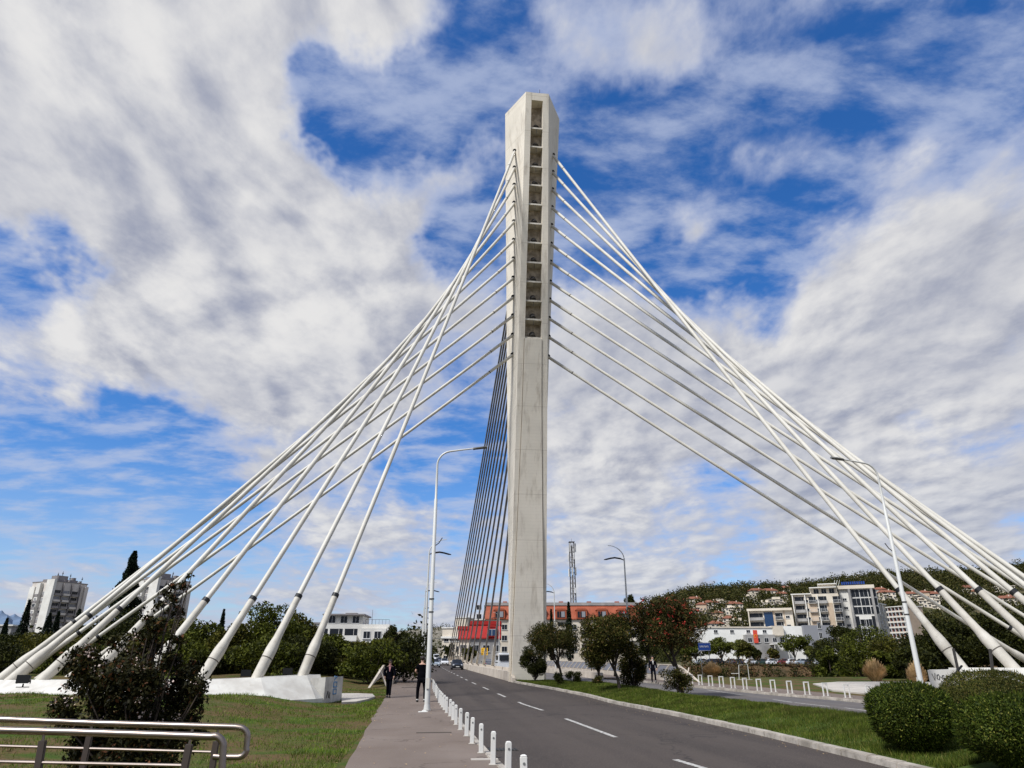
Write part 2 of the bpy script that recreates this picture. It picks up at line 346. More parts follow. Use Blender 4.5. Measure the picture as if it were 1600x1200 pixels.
mat['bank'] = M('river_bank', (.135, .085, .045), .95, noise=(.16, .42, .58), col2=(.035, .03, .015), extra=(.9, .6, (.085, .06, .035), .45, .62), bump=(1.0, 1.0, .6), spec=.05)  # shadow near the water is put into the darkened brown
mat['water'] = M('river_water', (.02, .035, .035), .12)
mat['pad'] = M('pad_concrete', (.50, .455, .39), .85, noise=(.7, .35, .65), col2=(.38, .34, .29), bump=(25, .3, .01))
mat['white'] = M('white_paint', (.66, .64, .58), .5, noise=(5, .4, .6), col2=(.64, .62, .57), extra=(14, .5, (.30, .27, .22), .62, .78))
mat['lamp'] = M('lamp_paint', (.56, .55, .50), .4, noise=(1.2, .38, .62), col2=(.54, .53, .49), extra=(6, .4, (.30, .27, .22), .62, .8))
mat['lamphead'] = M('lamp_head_dark', (.035, .035, .04), .45)
mat['lampgrey'] = M('lamp_head_grey', (.16, .16, .15), .45)
mat['steel'] = M('stainless_steel', (.33, .275, .235), .38, metal=1.0, noise=(3, .35, .65), col2=(.25, .205, .17))
mat['steeldark'] = M('rail_post', (.085, .066, .055), .5, metal=.5)
mat['glass'] = M('dark_glass_and_recess', (.014, .016, .02), .22, spec=.25)  # panes, and near-black shade of the balcony recesses put into the colour
mat['glassblue'] = M('blue_glass', (.01, .035, .09), .15, spec=.6)
mat['bark'] = M('bark', (.075, .055, .040), .9, noise=(6, .35, .65), col2=(.03, .022, .016), bump=(18, .8, .02))
mat['ole'] = foliage('oleander_leaves', (.009, .014, .002), (.082, .075, .014), (.20, .12, .045), trans=.18)
mat['olered'] = foliage('red_oleander_leaves', (.010, .016, .004), (.080, .066, .016), (.24, .055, .03), trans=.18)
mat['myrtle'] = foliage('myrtle_leaves', (.004, .006, .002), (.045, .040, .010), (.14, .055, .022), trans=.12)
mat['box'] = foliage('clipped_leaves', (.008, .018, .002), (.072, .098, .010), (.22, .22, .04), trans=.15, patch=.7)
mat['box2'] = foliage('clipped_leaves_olive', (.020, .028, .005), (.092, .090, .016), (.17, .13, .04), trans=.15, patch=.7)
mat['tree'] = foliage('tree_leaves', (.012, .020, .002), (.115, .125, .014), (.11, .12, .035))
mat['tree2'] = foliage('tree_leaves_olive', (.015, .020, .002), (.120, .110, .016), (.13, .11, .045))
mat['treedark'] = foliage('tree_leaves_dark', (.006, .010, .002), (.048, .050, .009))
mat['treeyel'] = foliage('tree_leaves_yellow', (.05, .06, .012), (.17, .17, .04))
mat['cypress'] = foliage('cypress_leaves', (.004, .009, .004), (.018, .028, .012), trans=.05)
mat['hill'] = foliage('hill_leaves', (.012, .018, .004), (.080, .076, .016), (.15, .115, .045), patch=.6)
mat['grass'] = foliage('grass_blades', (.048, .088, .006), (.165, .225, .022), (.30, .26, .10), patch=.55, brown=.7)
mat['grass2'] = foliage('median_grass_blades', (.034, .056, .006), (.115, .145, .018), (.24, .2, .06), patch=.6, brown=.35)
mat['drygrass'] = foliage('dry_plumes', (.42, .28, .12), (.74, .52, .27), patch=.8)
mat['drybrush'] = foliage('dry_brush', (.05, .032, .012), (.16, .095, .04), (.24, .15, .07))
mat['flower'] = M('pale_flower', (.60, .47, .40), .8)
mat['redflower'] = M('red_flower', (.42, .035, .025), .7)
mat['skin'] = M('skin', (.50, .30, .21), .6)
mat['clothblack'] = M('black_cloth', (.004, .004, .005), 1.0, spec=0)
mat['clothnavy'] = M('navy_cloth', (.006, .006, .009), 1.0, spec=0)
mat['clothpink'] = M('pink_cloth', (.62, .30, .29), .8)
mat['clothorange'] = M('orange_cloth', (.62, .12, .06), .8)
mat['clothgreen'] = M('grey_green_cloth', (.12, .16, .14), .8)
mat['hair'] = M('dark_hair', (.022, .014, .01), .6)
mat['tyre'] = M('tyre', (.015, .015, .015), .8)
mat['rim'] = M('rim', (.4, .4, .42), .35, metal=.8)
for k, c in dict(cblack=(.010, .011, .014), csilver=(.26, .30, .33), cwhite=(.6, .6, .59), cred=(.16, .02, .02), cblue=(.015, .022, .045), cgreen=(.02, .04, .03), cgrey=(.13, .13, .14)).items():
    mat[k] = M('car_paint_'+k[1:], c, .25, spec=.6)
mat['headlight'] = M('headlight_glass', (.8, .8, .8), .1, spec=.8)
mat['taillight'] = M('taillight_glass', (.4, .02, .02), .2)
mat['wallwhite'] = M('wall_white', (.70, .675, .61), .85, noise=(.25, .35, .65), col2=(.58, .55, .49))
mat['mallwhite'] = M('mall_white', (.80, .78, .72), .8, noise=(.25, .35, .65), col2=(.70, .68, .62))
mat['wallcream'] = M('wall_cream', (.66, .585, .47), .85, noise=(.25, .35, .65), col2=(.54, .47, .37))
mat['wallgrey'] = M('wall_grey', (.36, .34, .31), .85, noise=(.3, .35, .65), col2=(.21, .20, .19))
mat['wallpink'] = M('wall_peach', (.52, .40, .29), .85, noise=(.3, .35, .65), col2=(.42, .32, .22))
mat['tower'] = M('tower_panel', (.66, .60, .53), .85, noise=(.18, .35, .65), col2=(.50, .45, .40), extra=(.6, .4, (.25, .22, .2), .55, .75, (1, 1, .2)))
mat['towergrey'] = M('tower_grey_panel', (.26, .235, .225), .85, noise=(.4, .35, .65), col2=(.18, .165, .16))  # grey of the parapets, dividers, spandrels and roof parts
mat['orange'] = M('orange_cladding', (.38, .10, .045), .6, noise=(.3, .35, .65), col2=(.30, .065, .025), extra=(2.5, .4, (.2, .05, .03), .5, .6, (1, 1, .02)))
mat['red'] = M('red_cladding', (.36, .014, .010), .7, noise=(.3, .35, .65), col2=(.27, .011, .008))
mat['tile'] = M('roof_tile', (.25, .095, .052), .85, noise=(.6, .35, .65), col2=(.15, .06, .036))
mat['frame'] = M('window_frame', (.6, .59, .56), .6)
mat['curtain'] = M('shutter_grey', (.25, .25, .26), .7)
mat['yellow'] = M('sign_yellow', (.75, .42, .02), .5)
mat['signblue'] = M('sign_blue', (.015, .05, .22), .5)
mat['banner'] = M('banner_red', (.62, .07, .04), .6)
mat['hillsoil'] = M('hill_scrub', (.075, .072, .036), .95, noise=(.02, .35, .65), col2=(.12, .095, .058), extra=(.12, .7, (.03, .04, .016), .42, .6), spec=.03)
mat['hilltan'] = M('bare_hill', (.26, .225, .185), .95, noise=(.03, .35, .65), col2=(.15, .14, .10), extra=(.12, .75, (.06, .07, .045), .5, .62), spec=.03)
mat['farhill'] = M('far_mountain', (.12, .17, .25), .95, noise=(.003, .35, .65), col2=(.09, .14, .21))  # haze of distance is put into the blue of the colour
mat['graffiti'] = M('graffiti_black', (.03, .03, .03), .7)
mat['graffitiblue'] = M('graffiti_blue', (.12, .25, .42), .7)
mat['dirt'] = M('stain_dark', (.09, .075, .062), .9)

# ------------------------------------------------------------------ setting: ground, roads, walkways, median, hills
def terrain():
    ws = sorted(set([-3000, -1500, -800, -500, -350, -250, -180, -140]+list(range(-110, -40, 6))+[x*2 for x in range(-20, 24)]+list(range(48, 120, 6))+[130, 160, 200, 260, 350, 500, 800, 1500, 3000]))
    ss = sorted(set([-400, -150, -60, -20]+list(range(-10, 64, 3))+list(range(64, 230, 3))+[240, 260, 300, 380, 500, 700, 1000, 1500, 2500, 4000, 6000]))
    rn = random.Random(3); vs = []; mi = []
    def depth(s, w):
        near = 70+6*math.sin(w*.05)+(w > 25)*(-2); far = 196+5*math.sin(w*.04+1)
        def sm(x): x = max(0, min(1, x)); return x*x*(3-2*x)
        return 13*sm((s-near)/20)*sm((far-s)/30)
    for s in ss:
        for w in ws:
            d = depth(s, w); x, y, z = at(s, w)
            z = z-d-.28+(rn.uniform(-.5, .5) if 1 < d < 12.5 else 0)
            if w < -3 and s < 66: z = z+.24
            if w > 24 and s < 66: z = z+.24
            vs.append((x, y, z)); mi.append(d)
    nw = len(ws); f = []; m = []
    for i in range(len(ss)-1):
        for j in range(nw-1):
            a = i*nw+j; f.append((a, a+1, a+nw+1, a+nw)); m.append(1 if max(mi[a], mi[a+1], mi[a+nw], mi[a+nw+1]) > .6 else 0)
    b = MB(); b.v = vs; b.f = f; b.m = m
    o = b.obj('ground', [mat['ground'], mat['bank']], smooth=True); struct(o)
terrain()
b = MB(); b.add([at(76, -400, -11.6-.5), at(76, 400, -12.1), at(205, 400, -13), at(205, -400, -13)], [(0, 1, 2, 3)])
b.v = [(x, y, -10.9) for x, y, z in b.v]
struct(b.obj('river', mat['water']))

def ip(tab, s):
    for (a, x), (b_, y) in zip(tab, tab[1:]):
        if s <= b_: return x+(y-x)*max(0, (s-a))/(b_-a)
    return tab[-1][1]
def ribbon(name, s0, s1, wl, wr, z, m, cols=4, step=1.5, zf=None, wob=0.0):
    vs = []; f = []; n = int((s1-s0)/step)+1
    for i in range(n+1):
        s = s0+(s1-s0)*i/n
        for j in range(cols+1):
            t = j/cols; w = ip(wl, s)+(ip(wr, s)-ip(wl, s))*t
            if wob and j in (0, cols): w += wob*math.sin(s*2.3+j)*math.sin(s*.7)
            vs.append(at(s, w, z if zf is None else zf(s, w, t)))
    for i in range(n):
        for j in range(cols):
            a = i*(cols+1)+j; f.append((a, a+1, a+cols+2, a+cols+1))
    b = MB(); b.v = [tuple(v) for v in vs]; b.f = f; b.m = [0]*len(f)
    return b.obj(name, m, smooth=True)
KL = [(-30, 2.6), (8, 1.9), (12, 1.62), (16, 1.5), (30, 1.32), (45, 1.2), (300, 1.2)]     # left kerb
KR = [(-30, 8.2), (12, 8.55), (19, 9.05), (26, 9.3), (40, 9.2), (47, 8.6), (56, 7.45), (60, 7.25), (300, 7.25)]   # median kerb
OL = [(-30, 13.2), (12, 13.0), (30, 12.9), (48, 12.3), (58, 10.4), (62, 10.05), (300, 10.05)]
OR_ = [(-30, 21.6), (30, 21.5), (36, 21.3), (40, 20.1), (46, 19.2), (60, 17.0), (70, 16.2), (300, 16.2)]
WL = [(-30, -1.1), (13, -1.15), (29, -1.5), (45, -1.7), (52, -1.75), (300, -1.75)]
WR = [(-30, 24.0), (36, 23.8), (46, 22.6), (60, 19.9), (64, 19.5), (300, 19.5)]
off = lambda tab, d: [(s, w+d) for s, w in tab]
struct(ribbon('road', -30, 300, KL, KR, -.11, mat['asphalt'], 6))
struct(ribbon('road', -30, 300, OL, OR_, -.11, mat['asphalt2'], 6))
struct(ribbon('pavement', -30, 300, WL, off(KL, -.14), 0, mat['walk'], 4, wob=.05))
struct(ribbon('pavement', -30, 300, off(OR_, .16), WR, 0, mat['walk'], 4))
for nm, tab, d0, d1, s0, s1 in (('kerb', KL, -.14, 0, -30, 62), ('kerb', KR, 0, .24, -30, 59), ('kerb', OL, -.16, 0, -30, 60), ('kerb', OR_, 0, .16, -30, 62)):
    m_ = MB(); s = s0
    while s < s1:          # single stones, slightly out of line, with joints
        e = min(s+1.0, s1); j = R.uniform(-.012, .012); h = .012+R.uniform(-.008, .008)
        q = [at(s+.012, ip(tab, s)+d0+j, h), at(s+.012, ip(tab, s)+d1+j, h), at(e-.012, ip(tab, e)+d1+j, h), at(e-.012, ip(tab, e)+d0+j, h)]
        lo = [Vector((p.x, p.y, p.z-.35)) for p in q]
        m_.add(q+lo, [(0, 1, 2, 3), (0, 4, 5, 1), (1, 5, 6, 2), (2, 6, 7, 3), (3, 7, 4, 0)]); s = e
    struct(m_.obj(nm, mat['kerb'], bevel=.018))
def medz(s, w, t):
    k = min(1, max(0, (s+5)/10)); return .0+.30*max(0, math.sin(math.pi*min(1, t*.62)))*(1 if s < 46 else max(0, (58-s)/12))*k
MEDL = off(KR, .24); MEDR = off(OL, -.16)
struct(ribbon('median_lawn', -30, 59.5, MEDL, MEDR, 0, mat['lawn2'], 8, zf=medz))
def lawnz(s, w):
    t = max(0, min(1, (-3.4-w)/4)); u = max(0, min(1, (s-13)/13)); u = u*u*(3-2*u)
    return -.03+.52*t*t*(3-2*t)*(.15+.85*u)+.05*math.sin(w*1.3)*math.sin(s*.9)*t
LEFT = [(-30, -60), (300, -60)]
struct(ribbon('lawn', -20, 68, LEFT, WL, 0, mat['lawn'], 50, zf=lambda s, w, t: lawnz(s, w)))
struct(ribbon('lawn', -20, 66, WR, [(-30, 60), (300, 60)], 0, mat['lawn'], 20, zf=lambda s, w, t: -.02))
# lane markings
b = MB()
def dash(a_, c_, wdt=.13):
    d = (c_-a_); d.z = 0; d.normalize(); n = Vector((-d.y, d.x, 0))*wdt/2
    z = lambda p: Vector((p.x, p.y, zground(p.x, p.y)-.106))
    k = max(1, int((c_-a_).length/1)); pts = [a_.lerp(c_, i/k) for i in range(k+1)]
    for p, q in zip(pts, pts[1:]): b.add([z(p-n), z(p+n), z(q+n), z(q-n)], [(0, 1, 2, 3)])
for (u0, v0, u1, v1) in ((1105, 1202, 1055, 1187), (962, 1152, 884, 1123), (848, 1110, 810, 1097)):
    dash(G(u0, v0, -.11), G(u1, v1, -.11), .14)
p = G(790, 1089, -.11); s, w = sw(p.x, p.y); k = 0
while s < 240:
    dash(at(s, ip([(40, w), (60, 4.1), (300, 4.1)], s)), at(s+3.0, ip([(40, w), (60, 4.1), (300, 4.1)], s+3)), .14); s += 7.3
for (u0, v0, u1, v1) in ((1208, 1093, 1296, 1104), (1320, 1106, 1420, 1119), (1105, 1078, 1160, 1086)):
    dash(G(u0, v0, -.11), G(u1, v1, -.11), .12)
struct(b.obj('lane_markings', mat['paint']))
# concrete pads beside the walkways
def pad(px, name='paving', h=.1):
    top = [G(u, v, .06) for u, v in px]; b = MB(); n = len(top); lo = [Vector((p.x, p.y, p.z-.4)) for p in top]
    b.add(top+lo, [tuple(range(n))]+[(i, i+n, (i+1) % n+n, (i+1) % n) for i in range(n)]); struct(b.obj(name, mat['pad']))
pad([(534, 1097), (556, 1096), (575, 1092), (586, 1088), (582, 1084), (560, 1083), (534, 1083)])
pad([(1270, 1068), (1300, 1078), (1362, 1084), (1440, 1083), (1520, 1080), (1520, 1066), (1400, 1065), (1310, 1065)])

# ------------------------------------------------------------------ the bridge
bridge = thing('cable_stayed_bridge', (0, 0, 0), 0, 'tall cable-stayed bridge with one slender pale concrete pylon and white stay cables', 'bridge')
LEAN = 10.0; S0 = 60.3
HT = 54.0
def pyl(w, d, z):
    return at(S0-d-LEAN*(z/54.0), WC+w)*1.0+Vector((0, 0, -zt(S0-d-LEAN*(z/54.0))+z))
def solve(fn, v, lo, hi):
    for _ in range(50):
        m = (lo+hi)/2
        if proj(fn(m))[1] > v: lo = m
        else: hi = m
    return (lo+hi)/2
HT = solve(lambda z: pyl(0, 1.5, z), 145, 30, 70)
ZN0 = solve(lambda z: pyl(0, 1.5, z), 529, 5, 60); ZN1 = solve(lambda z: pyl(0, 1.5, z), 157, 5, 70)
shelf_z = [solve(lambda z: pyl(0, 1.45, z), v, 5, 70) for v in (201, 230, 261, 290, 320, 350, 380, 411, 441, 471, 500, 529)]
def flare(z): return -.45+.040*z
def section(z, nh, nd):
    wf = 1.52-.0080*z; wr = wf+flare(z)
    g = .055 if nd > -.5 else .004; gd = 1.38 if nd > -.5 else 1.5+nd
    if z > HT-.1 or nd == -.02: gd = 1.48; g = .02
    return [pyl(-wf, 1.5, z), pyl(-nh-g, 1.5, z), pyl(-nh-g, gd, z), pyl(-nh, gd, z), pyl(-nh, 1.5+nd+.002, z), pyl(nh, 1.5+nd+.002, z), pyl(nh, gd, z), pyl(nh+g, gd, z), pyl(nh+g, 1.5, z), pyl(wf, 1.5, z), pyl(wr, -1.6, z), pyl(-wr, -1.6, z)]
rings = []
for z in [-.5, 3, 6, 10, 14, 18, 22, ZN0-.02]:
    zz = max(0, z); rings.append(section(z, 1.32-.56*min(1, zz/25), .06+.30*max(0, 1-zz/14)))
n0 = len(rings)
for i in range(9):
    z = ZN0+(ZN1-ZN0)*i/8; rings.append(section(z, .75-.21*i/8, -1.0))
rings.append(section(ZN1+.02, .54, -.02)); rings.append(section(HT, .54, -.02))
b = MB(); b.loft(rings)
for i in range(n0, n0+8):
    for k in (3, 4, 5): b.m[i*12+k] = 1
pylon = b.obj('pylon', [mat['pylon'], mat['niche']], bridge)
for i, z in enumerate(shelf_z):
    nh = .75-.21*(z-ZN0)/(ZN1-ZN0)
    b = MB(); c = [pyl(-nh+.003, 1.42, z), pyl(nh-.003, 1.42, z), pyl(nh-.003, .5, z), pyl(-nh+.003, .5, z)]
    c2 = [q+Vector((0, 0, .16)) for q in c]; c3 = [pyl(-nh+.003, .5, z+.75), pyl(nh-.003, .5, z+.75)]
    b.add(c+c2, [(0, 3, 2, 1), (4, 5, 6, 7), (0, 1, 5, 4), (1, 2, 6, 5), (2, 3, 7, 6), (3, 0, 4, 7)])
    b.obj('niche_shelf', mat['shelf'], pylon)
    b = MB(); q = pyl(0, .95, z+.42); b.box(q, (.44, .30, .34)); b.tube([pyl(0, 1.25, z+.22), pyl(0, .7, z+.72)], .27, 8); b.tube([pyl(.0, 1.35, z+.25), pyl(0, 1.46, z-.5)], .03, 5)
    b.obj('cable_anchor', mat['steelrust'], pylon, bevel=.03)

# lightning rods and small holes
b = MB(); b.tube([pyl(.3, 1, HT), pyl(.3, 1, HT+.8)], .02, 5)
b.obj('lightning_rod', mat['steelrust'], pylon)

def seg_point(a_, c_, dist): return a_+(c_-a_).normalized()*dist
def stay(base, top, band=4.0, r=.124, m='cable', low=True, joints=2.7):
    v = (base+top)/2; L_ = (top-base).length
    n = 26; sag = L_*.0035
    P = []
    for i in range(n+1):
        t = i/n; q = base.lerp(top, t); q = Vector((q.x, q.y, q.z-4*sag*t*(1-t))); P.append(q)
    def along(dist):
        t = dist/L_; q = base.lerp(top, t); return Vector((q.x, q.y, q.z-4*sag*t*(1-t)))
    o = MB().tube(P, r, 12).obj('stay_cable', mat[m], bridge, smooth=True)
    k = r/.130
    if low:
        ds = [-.5, .9, .93, 1.35, 1.62, 1.9, 2.5, band]; rr = [.245, .255, .262, .262, .235, .19, .175, .16]
        MB().tube([along(x) for x in ds], [x*k for x in rr], 16).obj('sleeve', mat['sleeve'], o, smooth=True)
        MB().tube([along(.89), along(.925)], .268*k, 16).obj('joint_ring', mat['dirt'], o)
        MB().tube([along(band-.02), along(band+.16)], .178*k, 16).obj('band', mat['black'], o)
    ds = [L_-joints, L_-joints+.05, L_+.25]
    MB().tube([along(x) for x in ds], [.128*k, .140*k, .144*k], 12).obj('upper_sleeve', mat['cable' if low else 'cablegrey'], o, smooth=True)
    MB().tube([along(L_-joints-.02), along(L_-joints+.04)], .142*k, 12).obj('band', mat['dirt'], o)
    return o
YL = [237, 263, 290, 318, 347, 376, 405, 435, 465, 494, 524, 555]
def attach(side, v):
    fn = lambda z: pyl(side*(1.52-.0080*z+flare(z)*.5+.02), .0, z)
    z = solve(fn, v, 5, 70); return fn(z), z
LS = [2.47, 1.978, 1.577, 1.284, 1.075, .932, .838, .781, .752, .728, .7255, .727]
RS = [1.253, 1.0746, .936, .83, .757, .70, .665, .641, .632, .624, .630, .634]
YRt = [243.5, 270, 297, 325, 353, 382, 410, 441, 469, 498, 527, 558]
DL = [34, 32.5, 31.5, 31, 31.5, 33, 35.5, 38.5, 42, 45, 48, 51]
DR = [33, 31.5, 30.5, 30.3, 31, 33, 36, 39.5, 43, 46, 48.5, 50.5]
bl = []; br = []; zat = []
for i in range(12):
    tl, z = attach(-1, YL[i]); zat.append(z); u, v = proj(tl); yb = 1056+min(7, i*3.5)
    base = PY(u-(yb-v)/LS[i], yb, DL[i]); bl.append(base); stay(base, tl+Vector((0, 0, -.0)))
    tr_, _ = attach(1, YRt[i]); u, v = proj(tr_); yb = 1044
    base = PY(u+(yb-v)/RS[i], yb, DR[i]); br.append(base); stay(base, tr_)
    for t_ in (tl, tr_):
        bb = MB(); bb.tube([t_+Vector((0, .05, .10)), t_+Vector((0, -.14, .04))], .17, 10); bb.obj('cable_opening', mat['black'], pylon)
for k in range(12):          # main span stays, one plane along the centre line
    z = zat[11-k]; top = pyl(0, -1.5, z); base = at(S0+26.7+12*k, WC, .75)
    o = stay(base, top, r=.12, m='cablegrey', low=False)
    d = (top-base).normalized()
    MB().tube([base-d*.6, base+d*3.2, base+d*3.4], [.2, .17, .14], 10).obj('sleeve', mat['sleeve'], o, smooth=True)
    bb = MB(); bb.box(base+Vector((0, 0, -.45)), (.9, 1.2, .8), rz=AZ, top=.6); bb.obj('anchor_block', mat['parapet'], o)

def counterweight(pts, end, zoff=0.0, ow=1.9, e0=.5):
    # trapezoid swept along the anchors
    P = [Vector(p) for p in pts]; rings = []
    n = len(P); cen = sum(P, Vector())/n
    for i, p in enumerate(P):
        t = (P[min(i+1, n-1)]-P[max(0, i-1)]); t.z = 0; t.normalize(); nr = Vector((t.y, -t.x, 0))
        if nr.dot(p-cen) < 0: nr = -nr
        zt_ = p.z+.02+zoff
        k_ = e0+(1-e0)*min(1, i/2); o1 = p+nr*.55*k_; o2 = p+nr*ow*k_; i1 = p-nr*1.0; i2 = p-nr*1.3
        rings.append([Vector((o2.x, o2.y, -.6)), Vector((o2.x, o2.y, .22)), Vector((o1.x, o1.y, zt_)), Vector((i1.x, i1.y, zt_)), Vector((i2.x, i2.y, -.6))])
    b = MB(); b.loft(rings); return b.obj('counterweight', mat['cw'], bridge)
e = bl[0]+(bl[0]-bl[1]).normalized()*.75; e.z = bl[0].z+.03
cwl = counterweight([e]+bl, 0)
e = br[0]+(br[0]-br[1]).normalized()*.5; e.z = br[0].z
cwr = counterweight([e]+br, 0, ow=1.0, e0=.3)
# side block of the left counterweight with blue scribble
def blockpx(px_top, h, Y0, depth, m, parent, name, dx=.12):
    T = [PY(u, v, Y0) for u, v in px_top]; b = MB()
    zt_ = T[0].z; a_, c_ = T
    d = Vector((dx, 1, 0)).normalized()*depth
    top = [a_, c_, c_+d, a_+d]; lo = [Vector((p.x, p.y, -.4)) for p in top]
    b.add(top+lo, [(0, 1, 2, 3), (0, 4, 5, 1), (1, 5, 6, 2), (2, 6, 7, 3), (3, 7, 4, 0)]); return b.obj(name, m, parent), top
blk, T = blockpx([(488, 1060), (509, 1058)], 1, 33.6, 2.3, mat['cw2'], bridge, 'anchor_abutment')
def strokes(name, org, ux, uz, lines, wdt, m, parent, nrm):
    b = MB()
    for ln in lines:
        pts = [org+ux*x+uz*y+nrm*.012 for x, y in ln]
        b.tube(pts, wdt, 5)
    return b.obj(name, m, parent)
blab = T[1]+(T[2]-T[1])*.2; ux = (T[2]-T[1]).normalized(); uz = Vector((0, 0, 1))
strokes('graffiti', Vector((blab.x, blab.y, .1)), ux, uz, [[(.6, .25), (1.0, .25), (1.0, .45), (.6, .45), (.6, .25)], [(.6, .55), (1.0, .55), (1.0, .75), (.6, .75), (.6, .55)], [(.65, .85), (1.0, 1.0), (.65, 1.0)]], .03, mat['graffitiblue'], blk, Vector((1, -.12, 0)))
strokes('graffiti', Vector((blab.x, blab.y, .1)), ux, uz, [[(-.2, .1), (-.05, .4), (.1, .12)], [(.2, .08), (.2, .35)]], .015, mat['graffiti'], blk, Vector((1, -.12, 0)))
# right block: near end face with scribbled letters
blkr, T = blockpx([(1449, 1047), (1497, 1046)], 1, 31.2, 2.6, mat['cw'], bridge, 'anchor_abutment', .62)
ux = (T[1]-T[0]).normalized(); org = Vector((T[0].x, T[0].y, T[0].z-.42))
VO = [[(.0, .28), (.07, .02), (.13, .30)], [(.2, .22), (.27, .25), (.3, .14), (.25, .04), (.18, .08), (.2, .22)], [(.5, .2), (.42, .2), (.38, .1), (.43, 0), (.5, .02), (.5, .1), (.45, .1)], [(.66, .18), (.57, .17), (.56, -.02), (.66, -.03)], [(.57, .08), (.64, .08)], [(.74, -.04), (.76, .16), (.82, 0), (.86, .15), (.9, -.05)]]
strokes('graffiti', org+ux*.15, ux, uz, VO, .013, mat['graffiti'], blkr, Vector((0, -1, 0)))

# deck beams, central and outer parapets
def wallrib(name, s0, s1, wf, t, z0, z1, m, parent, step=2.0):
    n = max(1, int((s1-s0)/step)); rings = []
    for i in range(n+1):
        s = s0+(s1-s0)*i/n; w = wf(s) if callable(wf) else wf; zz1 = z1(s) if callable(z1) else z1
        rings.append([at(s, w-t/2, z0), at(s, w-t/2+.03, zz1), at(s, w+t/2-.03, zz1), at(s, w+t/2, z0)])
    b = MB(); b.loft(rings); return b.obj(name, m, parent)
b = MB(); rings = []
for i in range(20):
    s = 64+i*8; rings.append([at(s, -3.0, -.3), at(s, -2.2, -1.4), at(s, 3, -2.3), at(s, 14.5, -2.3), at(s, 19.6, -1.4), at(s, 20.4, -.3)])
b.loft(rings); b.obj('deck', mat['parapet'], bridge)
b = MB(); rings = [[at(s, 7.4, -.28), at(s, 7.4, -.02), at(s, 9.9, -.02), at(s, 9.9, -.28)] for s in range(60, 232, 6)]; b.loft(rings); b.obj('median_slab', mat['parapet'], bridge)
wallrib('parapet', 57.6, 226, lambda s: 7.28+.16, .30, -.3, lambda s: .62 if s > 60 else .62-(60-s)*.17, mat['parapet'], bridge)
wallrib('parapet', 59.5, 226, lambda s: 9.9, .30, -.3, .62, mat['parapet'], bridge)
wallrib('parapet', 64, 226, lambda s: 16.05, .35, -.3, .42, mat['parapet'], bridge)
mat['panel'] = M('smoked_panel', (.10, .09, .085), .3, spec=.5)
for side, w0, s0, FL in ((-1, -1.75, 53, 6.0), (1, 19.65, 56, 3.4)):
    # outward leaning parapet with dark panels, ending in a curved fin that sweeps to the ground
    rings = []; H_ = lambda s: 1.12
    b = MB()
    for i in range(23): s = s0+i*8; rings.append([at(s, w0, -.5), at(s, w0, .38), at(s, w0+side*.12, .38), at(s, w0+side*.25, -.5)])
    b.loft(rings); pr = b.obj('parapet', mat['parapet'], bridge)
    b = MB(); b.tube([at(s0+i*8, w0+side*.75, 1.14) for i in range(23)], .05, 6)
    for i in range(46):
        s = s0+i*2.5; b.bar(at(s, w0+side*.08, .36), at(s, w0+side*.75, 1.12), .07, .12)
    b.obj('railing', mat['parapet'], pr)
    b = MB(); b.add([at(s0+i*8, w0+side*.14, .42) for i in range(22)]+[at(s0+i*8, w0+side*.72, 1.09) for i in range(22)], [(i, i+1, i+23, i+22) for i in range(21)])
    b.obj('infill_panel', mat['panel'], pr)
    b = MB(); rr = []
    for i in range(13):
        t = i/12; s = s0+1.0-FL*t; w = w0+side*(.75+.55*t*t); z = 1.2*(1-t**1.7)+.02; th = .62*(1-t)**1.3+.05
        rr.append([at(s, w-.07, z-th*(1.3 if t < .9 else .6)), at(s, w-.07, z), at(s, w+.07, z), at(s, w+.07, z-th*(1.3 if t < .9 else .6))])
    b.loft(rr); b.bar(at(s0-1.5, w0+side*.9, 1.0), at(s0-2.2, w0+side*.3, -.1), .08, .1); b.obj('end_fin', mat['parapet'], pr)

